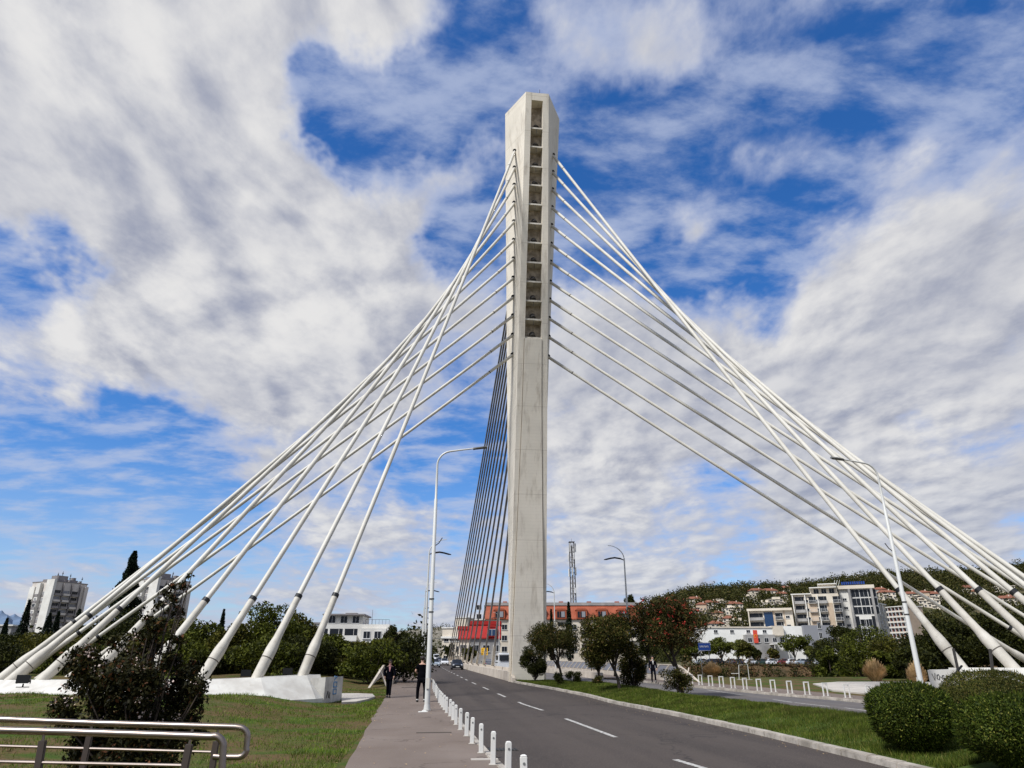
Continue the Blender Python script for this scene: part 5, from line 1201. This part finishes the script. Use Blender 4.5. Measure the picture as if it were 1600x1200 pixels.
# -- hillside houses
def house_proto(k, w=11, d=9, h=6.0, rh=2.4, wallm='wallwhite', flat=False):
    t = thing('hillside_house', (0, 0, 0), 0, '', 'house', 'houses scattered on the hillside')
    wall(t, [(-w/2, 0, -4, w/2, d, h)]+([(w*.1, -1.4, -4, w/2, 0, h*.5)] if k % 2 else []), wallm)
    if flat:
        wall(t, [(-w/2-.3, -.6, h, w/2+.3, d+.3, h+.4), (-w*.2, 2, h+.4, w*.2, 6, h+2.4)], 'wallcream', 'roof')
    else:
        b = MB(); e_ = .7; b.add([(-w/2-e_, -e_, h), (w/2+e_, -e_, h), (w/2+e_, d+e_, h), (-w/2-e_, d+e_, h), (-w/2+3.0, d/2, h+rh), (w/2-3.0, d/2, h+rh)], [(0, 3, 2, 1), (0, 1, 5, 4), (1, 2, 5), (2, 3, 4, 5), (3, 0, 4)])
        rf = b.obj('roof', mat['tile'], t); b = MB(); b.box((w*.18, d*.4, h+rh*.9), (.8, .8, 1.6)); b.obj('chimney', mat['wallcream'], rf)
    hwm = window_mesh(1.5, 1.4); hbm = balcony_mesh(3.4, 2.3, par='wallcream')
    n = max(2, int(w/3))
    for i in range(n):
        for j in range(2 if h > 4.5 else 1): put(t, hbm if (i+k+j) % 3 == 0 else hwm, -w/2+w*(i+.5)/n, 0 if not (k % 2 and j == 0 and -w/2+w*(i+.5)/n > w*.1) else -1.4, .9+j*3.0)
    return t
protos = [house_proto(0, wallm='wallcream'), house_proto(1, 14, 10, 6.2, 2.6, 'wallcream'), house_proto(2, 9, 9, 8.6, 2.2, 'wallpink'), house_proto(3, 16, 9, 5.6, 0, 'wallcream', True)]
used = set()
HH = [(1085, 944, 1, 'wide orange roofed house highest on the left of the slope'), (1112, 950, 1, 'orange roofed house second from the left in the upper row'), (1128, 947, 3, 'long white house in the middle of the upper left row'), (1150, 952, 1, 'cream house with orange roof at the end of the upper left row'), (1143, 958, 3, 'white flat roofed house below the upper left row'),
      (1084, 963, 0, 'small orange roofed house left, behind the red flowers'), (1097, 958, 2, 'small peach house left of the dark hillside trees'), (1123, 972, 2, 'tall cream house with orange roof above the left end of the mall'), (1141, 976, 0, 'house with brown roof and white walls right above the mall'), (1156, 979, 3, 'low white house just above the mall roof'), (1122, 985, 0, 'orange roofed annex behind the mall roof edge'),
      (1170, 939, 3, 'white house at the middle of the ridge'), (1186, 930, 1, 'red roofed house right below the ridge trees, left of two'), (1205, 931, 1, 'red roofed house right below the ridge trees, right of two'), (1216, 944, 3, 'white balcony house left of the cream block'), (1222, 936, 0, 'orange roofed house just above the cream block'), (1196, 949, 3, 'pale house behind the lowest white wing'), (1230, 926, 1, 'pale green house partly hidden by ridge trees'),
      (1376, 929, 0, 'brown roofed house directly behind the orange wing'), (1388, 934, 1, 'red roofed house right of the orange wing top'), (1425, 936, 0, 'dark roofed house between the lamp pole and the first thick cable'), (1446, 939, 2, 'peach house between the first two thick cables'), (1462, 937, 1, 'orange roofed house right of the peach one'), (1454, 947, 3, 'long pale house below the peach one'),
      (1520, 926, 1, 'red roofed house high between the second and third thick cables'), (1530, 932, 0, 'orange roofed house below the high one between the cables'), (1572, 924, 3, 'white house high at the right edge'), (1585, 942, 0, 'white gabled house low at the right edge'), (1578, 945, 1, 'orange walled house beside the gabled one at the right edge')]
hp_pos = []
for i, (u, v, k, lab) in enumerate(HH):
    p = hillpt(hf, u, v+3, 336, 715)
    if p is None: p = PY(u, v, 600); p.z = hf(p.x, p.y)
    p.z = hf(p.x, p.y); hp_pos.append((p.x, p.y)); rz = -math.atan2(p.x, p.y)*.6+R.uniform(-.3, .3); sc_ = .62+p.y/2200
    if k not in used: o = protos[k]; used.add(k); o.location = p; o.rotation_euler = (0, 0, rz); o['label'] = lab
    else: o = dup(protos[k], p, rz, lab)
    o.scale = (sc_,)*3
# hill woods
def woods(name, f, u0, u1, Y0, Y1, n, seed, avoid, size=(2.6, 4.6), nl=36, leaf=1.7, m='hill', dens=None):
    rng = nrng(seed); rn = random.Random(seed); C = []
    k = 0
    while k < n:
        Y = Y0+(Y1-Y0)*rn.random(); u = rn.uniform(u0, u1); x = (u-800)/F/1.065*Y
        if any(abs(x-a_) < 8.5 and -15 < Y-b_ < 7 for a_, b_ in avoid): k += .2; continue
        if dens and rn.random() > dens(x, Y): k += .05; continue
        z = f(x, Y); r = rn.uniform(*size); h = r*rn.uniform(1.2, 1.9); d = unit(rng, nl)
        C.append(np.array([x, Y, z+h*.75])+d*np.array([r, r, h])*rng.uniform(.55, 1.05, (nl, 1))); k += 1
    C = np.concatenate(C); o = quads(name, leafquads(rng, C, leaf, .75), mat[m]); o['kind'] = 'stuff'; return o
woods('woodland', hf, 985, 1780, 345, 745, 3000, 71, hp_pos, nl=110, leaf=1.3, dens=lambda x, Y: .55 if Y < 560 else 1.0)
woods('woodland', hf, 985, 1780, 690, 730, 700, 73, hp_pos, size=(2.4, 4.8), nl=80, leaf=1.1)
woods('hill_scrub', hf2, 560, 760, 520, 910, 420, 72, [], size=(.8, 2.2), nl=14, leaf=1.1)
woods('woodland', lambda x, y: 2.0, -60, 660, 210, 330, 420, 74, [], size=(2.5, 4.5), nl=36, leaf=1.2, m='treedark')
woods('woodland', lambda x, y: 2.0, 640, 1090, 250, 330, 160, 75, [], size=(1.8, 2.8), nl=30, leaf=1.0, m='treedark')
def bankz(x, y):
    s, w = sw(x, y); k = max(0, min(1, (196+5*math.sin(w*.04+1)-s)/30)); return zt(s)-13*k*k*(3-2*k)-.28
woods('bank_scrub', bankz, 1060, 1420, 176, 199, 420, 76, [], size=(.5, 1.3), nl=30, leaf=.4, m='drybrush')
woods('bank_scrub', bankz, 1060, 1420, 170, 193, 260, 77, [], size=(.8, 1.9), nl=34, leaf=.5, m='treedark')  # darker scrub low down, adds to the painted shadow at the water

# ------------------------------------------------------------------ vehicles
def car_meshes(kind='car'):
    if kind == 'car':
        S = [(-2.12, .72, .34, .62, .60, .66), (-2.0, .84, .22, .80, .70, .86), (-1.45, .88, .2, .86, .72, .95), (-1.15, .89, .2, .90, .62, 1.25), (-.5, .90, .2, .90, .60, 1.43), (.35, .90, .2, .88, .60, 1.42), (.85, .90, .2, .86, .64, 1.12), (1.15, .89, .2, .84, .74, .90), (1.75, .86, .22, .74, .68, .78), (2.05, .76, .3, .60, .58, .64)]
        wb = 1.32; gx = [(-1.42, .93, .99), (-1.13, .91, 1.24), (-.5, .91, 1.38), (.35, .91, 1.37), (.85, .90, 1.10), (1.08, .90, .96)]; rw = .32
    else:
        S = [(-2.6, .92, .3, 1.2, .82, 2.18), (-2.5, .96, .3, 1.2, .84, 2.28), (0, .97, .28, 1.2, .84, 2.32), (1.3, .97, .28, 1.2, .82, 2.22), (2.0, .96, .28, 1.1, .76, 1.35), (2.5, .9, .3, .9, .7, 1.0), (2.62, .8, .36, .7, .6, .74)]
        wb = 1.6; gx = [(-2.3, .97, 1.95), (0, .985, 2.0), (1.25, .98, 1.95), (1.9, .97, 1.35)]; rw = .36
    rings = [[(x, -hw*.97, zb), (x, -hw, .52 if zb < .5 else .6), (x, -hw*.97, zbelt), (x, -ht, zt_), (x, 0, zt_+.03), (x, ht, zt_), (x, hw*.97, zbelt), (x, hw, .52), (x, hw*.97, zb)] for x, hw, zb, zbelt, ht, zt_ in S]
    body = MB().loft(rings).mesh('body', mat['cblack'], smooth=True)
    def hwat(x, z):
        for a_, b_ in zip(S, S[1:]):
            if x <= b_[0]:
                t = (x-a_[0])/(b_[0]-a_[0]); q = [p+(r_-p)*t for p, r_ in zip(a_, b_)]
                return q[1]*.97+(q[4]-q[1]*.97)*min(1, max(0, (z-q[3])/max(.01, q[5]-q[3])))
        return .8
    gb = MB(); rg = []
    for x, zb, ztp in gx:
        w0, w1_ = hwat(x, zb)+.012, hwat(x, ztp)+.012; rg.append([(x*1.012, -w0, zb+.03), (x*1.012, -w1_, ztp), (x*1.012, w1_, ztp), (x*1.012, w0, zb+.03)])
    # side panes and screens
    for sgn in (0, 1):
        for a_, b_ in zip(rg, rg[1:]):
            i, j = (0, 1) if sgn == 0 else (3, 2); gb.add([a_[i], b_[i], b_[j], a_[j]], [(0, 1, 2, 3)])
    for (xa, za), (xb, zb_) in ((((1.13, .90)), (.40, 1.41)), (((-1.42, .97)), (-.55, 1.42))) if kind == 'car' else ((((1.95, 1.40)), (1.38, 2.15)), (((-2.66, 1.25)), (-2.60, 2.0))):
        n = .05*(1 if xa > 0 else -1); w0, w1_ = hwat(xa, za)*.86, hwat(xb, zb_)*.9
        gb.add([(xa+n, -w0, za+.02), (xa+n, w0, za+.02), (xb+n, w1_, zb_+.02), (xb+n, -w1_, zb_+.02)], [(0, 1, 2, 3)])
    glass = gb.mesh('windows', mat['glass'])
    ty = MB(); ty.tube([(0, -.1, 0), (0, .1, 0)], rw, 18); tyre = ty.mesh('tyre', mat['tyre'], bevel=.02)
    ri = MB(); ri.tube([(0, -.112, 0), (0, .112, 0)], rw*.6, 12); rim = ri.mesh('rim', mat['rim'])
    xf = S[-1][0]; xb = S[0][0]
    hl = MB().ell((0, 0, 0), (.10, .19, .085), 10, 6).mesh('headlight', mat['headlight'], smooth=True); tl = MB().box((0, 0, 0), (.08, .26, .14)).mesh('taillight', mat['taillight'])
    tr = MB(); tr.box((xf-.06, 0, .40), (.14, 1.1, .16)); grille = tr.mesh('grille', mat['black'])
    pl = MB(); pl.box((xf+.03, 0, .42), (.02, .5, .11)); plate = pl.mesh('licence_plate', mat['white'])
    mi = MB(); mi.box((.78, .98, .98), (.1, .2, .13)); mi.box((.78, -.98, .98), (.1, .2, .13)); mirror = mi.mesh('mirrors', mat['black'])
    return dict(body=body, glass=glass, tyre=tyre, rim=rim, hl=hl, tl=tl, grille=grille, plate=plate, mirror=mirror, wb=wb, xf=xf, xb=xb, rw=rw)
CM = {k: car_meshes(k) for k in ('car', 'van')}
def vehicle(name, label, cat, loc, heading, paint, kind='car', group=None, z=0.0):
    c = CM[kind]; t = thing(name, (loc[0], loc[1], loc[2]+z), heading, label, cat, group)
    bm_ = c['body'].copy(); bm_.materials[0] = mat[paint]; link('body', bm_, t); link('windows', c['glass'], t)
    for sx in (-1, 1):
        for sy in (-1, 1):
            w = link('wheel', c['tyre'], t, (sx*c['wb'], sy*.80, c['rw'])); link('rim', c['rim'], w)
        link('headlight', c['hl'], t, (c['xf']-.10, sx*.58, .62)); link('taillight', c['tl'], t, (c['xb']+.06, sx*.58, .72))
    link('grille', c['grille'], t); link('licence_plate', c['plate'], t)
    if kind == 'car': link('mirrors', c['mirror'], t)
    return t
def on_road(u, v, s_guess=None): p = G(u, v, -.11); return p
TG = 'cars driving on the bridge'; hd = AZ-math.pi/2
p = at(112, 5.75, -.11); vehicle('car', 'black car with lit-looking headlights, nearest of the oncoming cars', 'car', p, hd, 'cblack', group=TG)
p = at(133, 2.9, -.11); vehicle('car', 'silver blue car in the left lane, behind the black one', 'car', p, hd, 'csilver', group=TG)
p = at(158, 5.4, -.11); vehicle('car', 'white car following the black one', 'car', p, hd, 'cwhite', group=TG)
p = at(178, 2.7, -.11); vehicle('car', 'white car far behind in the left lane', 'car', p, hd, 'cwhite', group=TG)
p = at(205, 5.6, -.11); vehicle('car', 'dark grey car far away at the end of the bridge', 'car', p, hd, 'cgrey', group=TG)
p = at(226, 5.2, -.11); vehicle('van', 'white van at the far end of the left road', 'van', p, hd, 'cwhite', 'van')
p = at(104, 11.8, -.11); vehicle('van', 'white van seen from behind, just left of the pylon on the far roadway', 'van', p, hd+math.pi, 'cwhite', 'van')
p = at(128, 11.9, -.11); vehicle('car', 'dark car low behind the stays left of the white van', 'car', p, hd+math.pi, 'cgrey')
p = at(66.5, 13.6, -.11)
PCAR = [(1096, 'csilver', 'silver grey'), (1112, 'cblue', 'dark blue'), (1122, 'cblack', 'black'), (1141, 'cgrey', 'dark grey'), (1155, 'cblue', 'navy'), (1172, 'cwhite', 'white'), (1189, 'cgreen', 'dark green'), (1205, 'cwhite', 'white'), (1222, 'cred', 'dark red'), (1236, 'cwhite', 'white'), (1251, 'csilver', 'silver'), (1265, 'cblack', 'black'), (1278, 'cwhite', 'white')]
near_ = ['left end of the row', 'second from the left', 'third', 'under the mall trees, fourth', 'fifth', 'right below the red banner', 'right of the red banner', 'eighth', 'ninth', 'below the round tree', 'eleventh', 'twelfth', 'right end of the row']
for (u, m, c), q in zip(PCAR, near_):
    Y = 199; p = PY(u, 1024, Y); z = zground(p.x, p.y)-.28
    vehicle('parked_car', '%s parked car on top of the far river bank, %s' % (c, q), 'car', (p.x, p.y, z+.0), R.choice([.1, math.pi+.1, .25]), m, group='cars parked along the far bank')

# ------------------------------------------------------------------ signs, small furniture
def ysign():
    p = PY(757, 1018, 108); zb = zground(p.x, p.y); t = thing('road_sign', (p.x, p.y, zb), AZ, 'square yellow sign behind the stays left of the pylon', 'sign'); z = p.z-zb
    b = MB(); b.box((0, 0, z), (.98, .05, 1.02)); pn = b.obj('panel', mat['yellow'], t)
    b = MB(); b.tube([(0, .06, -.3), (0, .06, z+.3)], .04, 6); b.obj('post', mat['lampgrey'], t)
    b = MB()
    for j, n in enumerate((2, 4, 3)):
        for i in range(n): b.box((-.3+i*.6/(max(n-1, 1)), -.03, z+.25-j*.26), (.09, .012, .13))
    b.obj('lettering', mat['tile'], pn)
ysign()
def bsign():
    p = PY(1099, 1010.5, 78); zb = zground(p.x, p.y)-1.5; t = thing('direction_sign', (p.x, p.y, zb), 0, 'blue direction sign with white letters on two thin posts beside the bridge end', 'sign'); z = p.z-zb
    pn = MB().box((.1, 0, z), (1.28, .05, .82)).obj('panel', mat['signblue'], t)
    b = MB(); b.box((.1, -.035, z+.37), (1.2, .01, .02)); b.box((.1, -.035, z-.37), (1.2, .01, .02))
    for i in range(7): b.box((-.36+i*.14, -.035, z+.02+.01*(i % 2)), (.05, .012, .17)); b.box((-.33+i*.14, -.035, z+(.08 if i % 2 else -.05)), (.08, .012, .035))
    b.obj('lettering', mat['frame'], pn)
    for x in (-.35, .55): MB().tube([(x, .05, -.5), (x, .05, z+.4)], .035, 6).obj('post', mat['lampgrey'], t)
bsign()
def gantry():
    p = at(196, -3.0); t = thing('signal_gantry', p, AZ, 'far traffic gantry spanning the street beyond the bridge', 'gantry')
    b = MB(); b.tube([(0, 0, -.5), (0, 0, 6.4)], .13, 8); b.tube([(0, 0, 6.2), (14.5, 0, 6.0)], .08, 6); b.obj('frame', mat['lampgrey'], t)
    for x in (.0, 5.0): b = MB(); b.box((x, -.2, 5.2 if x else 4.2), (.4, .3, 1.1)); b.obj('signal_head', mat['lamphead'], t)
gantry()
def flood(u, v, Y, label, zb):
    p = PY(u, v, Y); t = thing('floodlight', (p.x, p.y, zb), .2, label, 'floodlight', 'floodlights on the counterweights'); h = p.z-zb
    b = MB(); b.box((0, 0, h), (.42, .22, .26)); b.box((0, -.13, h), (.48, .04, .32)); b.obj('housing', mat['black'], t, bevel=.01)
    b = MB(); b.bar((-.24, .02, h-.05), (-.24, .02, max(.0, h-.32)), .03, .03); b.bar((.24, .02, h-.05), (.24, .02, max(0, h-.32)), .03, .03); b.bar((-.24, .02, h-.3), (.24, .02, h-.3), .03, .03); b.tube([(0, .02, 0), (0, .02, h-.3)], .03, 6); b.obj('bracket', mat['black'], t)
flood(38, 1061, 30.2, 'black floodlight on the white counterweight at the far left', .9)
flood(385, 1052, 36.5, 'dark floodlight behind the left counterweight, left of a pair', .2)
flood(450, 1049, 38, 'dark floodlight behind the left counterweight, right of a pair', .2)
# dark props by the right counterweight
def props():
    t = thing('support_frame', (0, 0, 0), 0, 'dark crossed metal props leaning in front of the right counterweight', 'frame'); Y = 29
    def P(u, v, dy=0): return PY(u, v, Y+dy)
    MB().bar(P(1489.5, 1013), P(1503, 1075), .085, .06).obj('upright', mat['steelrust'], t); MB().bar(P(1503, 1040, -.1), P(1470, 1080, -.1), .085, .05).obj('brace', mat['black'], t)
    t = thing('metal_post', PY(1554, 1075, 29.5), 0, 'dark thin post leaning beside the second right cable foot', 'post'); o = t.location.copy(); MB().bar((0, 0, 0), PY(1547, 1014, 29.5)-o, .09, .07).obj('shaft', mat['steelrust'], t); MB().box((0, 0, .0), (.25, .25, .05)).obj('foot_plate', mat['steelrust'], t)
props()
def benchframe():
    p = PY(1155, 1062, 62); t = thing('exercise_frame', (p.x, p.y, zground(p.x, p.y)), 0, 'thin pale metal frame on the grass beyond the hoop bollards', 'frame')
    b = MB(); b.tube([(0, 0, 0), (.1, 0, 1.1), (.85, 0, 1.15), (.85, 0, 0)], .03, 6); b.tube([(-.6, 0, .45), (.02, 0, .45)], .03, 6); b.obj('tube_frame', mat['lamp'], t); b = MB(); b.box((.45, 0, -.02), (1.2, .3, .05)); b.obj('base', mat['pad'], t)
benchframe()
def litter(u, v, lab):
    p = G(u, v, .14); t = thing('litter', (p.x, p.y, p.z+.02), .4, lab, 'litter'); b = MB(); b.box((0, 0, .02), (.32, .12, .02), top=.8); b.obj('scrap', mat['white'], t); b = MB(); b.box((.05, .05, .045), (.16, .1, .03), top=.5); b.obj('fold', mat['white'], t)
litter(943, 1077, 'white scrap of litter on the median grass between the oleanders')
litter(661, 1114, 'tiny white litter beside the foot of the near lamp pole')

# ------------------------------------------------------------------ people
def skinmesh(name, nodes, edges, m, sub=2):
    keys = list(nodes); ix = {k: i for i, k in enumerate(keys)}
    me = bpy.data.meshes.new(name); me.from_pydata([nodes[k][:3] for k in keys], [(ix[a_], ix[b_]) for a_, b_ in edges], [])
    o = bpy.data.objects.new(name, me); COL.objects.link(o); sk = o.modifiers.new('s', 'SKIN'); sk.use_smooth_shade = True
    for i, k in enumerate(keys):
        r_ = nodes[k][3]; rr = r_ if isinstance(r_, tuple) else (r_, r_); me.skin_vertices[0].data[i].radius = rr; me.skin_vertices[0].data[i].use_root = (i == 0)
    ss = o.modifiers.new('ss', 'SUBSURF'); ss.levels = sub; ss.render_levels = sub
    dg = bpy.context.evaluated_depsgraph_get(); out = bpy.data.meshes.new_from_object(o.evaluated_get(dg)); out.name = name
    bpy.data.objects.remove(o); bpy.data.meshes.remove(me); out.materials.clear(); out.materials.append(mat[m])
    out.polygons.foreach_set('use_smooth', [True]*len(out.polygons)); return out
def person(label, loc, rz, h=1.72, legs=((.10, 0, 0), (-.10, 0, 0)), arms=None, top='clothblack', bottom='clothblack', longsleeve=True, shirt=None, shades=False, hair='long', shorts=False, belly=1.0, shoes='black'):
    t = thing('person', loc, rz, label, 'person'); k = h/1.72
    # arms: per side (elbow dx,dy,z), (wrist)
    arms = arms or (((.26, .02, 1.17), (.27, -.06, .93)), ((-.26, .02, 1.17), (-.27, -.06, .93)))
    N_ = {'pelvis': (0, 0, .95, (.135*belly, .10*belly)), 'waist': (0, 0, 1.10, (.12*belly, .095*belly)), 'chest': (0, 0, 1.30, (.145, .10)), 'collar': (0, .01, 1.42, (.09, .07)), 'neck': (0, .005, 1.50, .05), 'jaw': (0, -.025, 1.57, (.068, .08)), 'head': (0, -.01, 1.64, (.085, .10)), 'crown': (0, .005, 1.71, (.065, .075)), 'nose': (0, -.115, 1.615, .013)}
    E_ = [('pelvis', 'waist'), ('waist', 'chest'), ('chest', 'collar'), ('collar', 'neck'), ('neck', 'jaw'), ('jaw', 'head'), ('head', 'crown'), ('head', 'nose')]
    for i, sg in enumerate((1, -1)):
        hx, ky, fy = legs[i]; L_ = 'lr'[i]; (ex, ey, ez), (wx, wy, wz) = arms[i]
        N_['sh'+L_] = (sg*.165, .01, 1.40, .062); N_['el'+L_] = (ex, ey, ez, .043); N_['wr'+L_] = (wx, wy, wz, .028)
        d = Vector((wx-ex, wy-ey, wz-ez)).normalized(); N_['pa'+L_] = tuple(Vector((wx, wy, wz))+d*.07)+((.030, .042),)
        E_ += [('collar', 'sh'+L_), ('sh'+L_, 'el'+L_), ('el'+L_, 'wr'+L_), ('wr'+L_, 'pa'+L_)]
        for q, (dy, ln) in enumerate(((-.030, .075), (-.010, .088), (.010, .082), (.030, .064))):
            b0_ = Vector(N_['pa'+L_][:3])+Vector((0, dy, 0))+d*.03; b1_ = b0_+d*ln*.6+Vector((-sg*.012, 0, 0)); b2_ = b1_+d*ln*.4+Vector((-sg*.025, 0, 0))
            for nm, bb in (('a', b0_), ('b', b1_), ('c', b2_)): N_['f%s%s%d' % (nm, L_, q)] = tuple(bb)+(.008,)
            E_ += [('pa'+L_, 'fa%s%d' % (L_, q)), ('fa%s%d' % (L_, q), 'fb%s%d' % (L_, q)), ('fb%s%d' % (L_, q), 'fc%s%d' % (L_, q))]
        th = Vector(N_['pa'+L_][:3])+Vector((-sg*.01, -.045, 0))-d*.01; N_['th'+L_] = tuple(th)+(.010,); N_['ti'+L_] = tuple(th+d*.04+Vector((0, -.015, 0)))+(.008,); E_ += [('pa'+L_, 'th'+L_), ('th'+L_, 'ti'+L_)]
        N_['hip'+L_] = (sg*.09, 0, .88, .09); N_['kn'+L_] = (hx, ky, .48, .058); N_['an'+L_] = (hx, fy, .09, .038); N_['heel'+L_] = (hx, fy+.03, .04, .035); N_['toe'+L_] = (hx*1.1, fy-.15, .03, (.035, .025))
        E_ += [('pelvis', 'hip'+L_), ('hip'+L_, 'kn'+L_), ('kn'+L_, 'an'+L_), ('an'+L_, 'heel'+L_), ('heel'+L_, 'toe'+L_)]
    N_ = {n: (x*k, y*k, z*k, (tuple(q*k for q in r_) if isinstance(r_, tuple) else r_*k)) for n, (x, y, z, r_) in N_.items()}
    grow = lambda r_, g: tuple(q+g for q in r_) if isinstance(r_, tuple) else r_+g
    def part(nm, keys, g, m, mod=None, root=None):
        nn = {q: N_[q][:3]+(grow(N_[q][3], g),) for q in keys}
        if mod: nn.update(mod)
        ee = [(a_, b_) for a_, b_ in E_ if a_ in nn and b_ in nn]+([('s0', 's1')] if mod and 's0' in mod and 's1' in mod else [])
        return link(nm, skinmesh(nm, nn, ee, m), t)
    NB = dict(N_)
    for q in ('pelvis', 'waist', 'chest', 'hipl', 'hipr'): NB[q] = N_[q][:3]+(tuple(v*.74 for v in (N_[q][3] if isinstance(N_[q][3], tuple) else (N_[q][3],)*2)),)
    link('body', skinmesh('body', NB, E_, 'skin'), t)
    # trousers / shorts
    ks = ['pelvis', 'hipl', 'hipr', 'knl', 'knr']+([] if shorts else ['anl', 'anr'])
    mod = {} if shorts else {'an'+s: N_['an'+s][:2]+(N_['an'+s][2]-.01, .062*k) for s in 'lr'}
    mod.update({'kn'+s: N_['kn'+s][:3]+(.075*k,) for s in 'lr'}); part('trousers', ks, .014, bottom, mod)
    ks = ['chest', 'waist', 'pelvis', 'collar', 'shl', 'shr', 'ell', 'elr']+(['wrl', 'wrr'] if longsleeve else [])
    if not longsleeve: mod = {'el'+s: tuple((Vector(N_['sh'+s][:3])*.25+Vector(N_['el'+s][:3])*.75))+(.062*k,) for s in 'lr'}
    else: mod = {}
    pv = N_['pelvis']; mod['pelvis'] = (pv[0], pv[1], pv[2]-.15*k, grow(pv[3], .035)); wv = N_['waist']; mod['waist'] = wv[:3]+(grow(wv[3], .036),); cv = N_['collar']; mod['collar'] = cv[:2]+(cv[2]+.03, grow(cv[3], .03))
    part('jacket' if longsleeve else 'shirt', ks, .024, top, mod)
    if shirt: b = MB(); b.prism([(-.055*k, 1.44*k), (.055*k, 1.44*k), (.012, 1.2*k), (-.012, 1.2*k)], 'y', -.148*k, -.10*k); b.obj('blouse', mat[shirt], t); MB().tube([(0, -.02*k, 1.455*k), (0, -.0, 1.5*k)], .066*k, 10).obj('collar', mat[shirt], t)
    b = MB(); b.ell((0, .018*k, 1.685*k), (.098*k, .108*k, .09*k), 14, 10)
    if hair == 'long': b.ell((0, .05*k, 1.60*k), (.09*k, .07*k, .12*k), 12, 8)
    b.obj('hair', mat['hair'], t, smooth=True)
    if shades: b = MB(); b.box((0, -.10*k, 1.645*k), (.15*k, .03, .04*k)); b.obj('sunglasses', mat['black'], t)
    for s in 'lr':
        a_ = N_['an'+s]; b = MB(); b.ell((a_[0], a_[1]-.05*k, .045*k), (.052*k, .14*k, .048*k), 12, 8); b.obj('shoe', mat[shoes], t, smooth=True)
        if shoes == 'black' and hair == 'short': MB().tube([(a_[0], a_[1], .085*k), (a_[0], a_[1], .115*k)], .052*k, 10).obj('sock', mat['white'], t)
    return t
p = G(606.5, 1090); person('woman in dark trouser suit, pink blouse and sunglasses walking towards the camera', p, AZ*0+.12, 1.74, legs=((.07, -.12, -.16), (-.06, .04, .12)), arms=(((.27, .03, 1.18), (.23, -.10, .97)), ((-.27, .03, 1.18), (-.23, -.10, .97))), top='clothnavy', bottom='clothnavy', shirt='clothpink', shades=True)
p = G(657.5, 1097); person('man in black seen from behind, standing beside the near lamp pole on the walkway', p, math.pi+.1, 1.93, legs=((.15, 0, 0), (-.15, .02, .02)), arms=(((.28, .0, 1.17), (.14, -.22, 1.05)), ((-.29, .02, 1.18), (-.22, -.18, 1.08))), longsleeve=False, hair='short', belly=1.42)
p = at(57.5, 20.15-1.0); p = PY(1021, 1057, 56); p.z = zground(p.x, p.y); person('man in a dark suit with open collar walking along the far right walkway', p, .1, 1.8, legs=((.09, -.16, -.2), (-.08, .05, .16)), top='clothnavy', bottom='clothnavy', shirt='white', hair='short')
p = at(88, -.6); person('distant pedestrian in orange shorts far along the left walkway', p, math.pi, 1.74, legs=((.08, -.14, -.18), (-.08, .04, .14)), top='clothgreen', bottom='clothorange', longsleeve=False, hair='short', shorts=True)
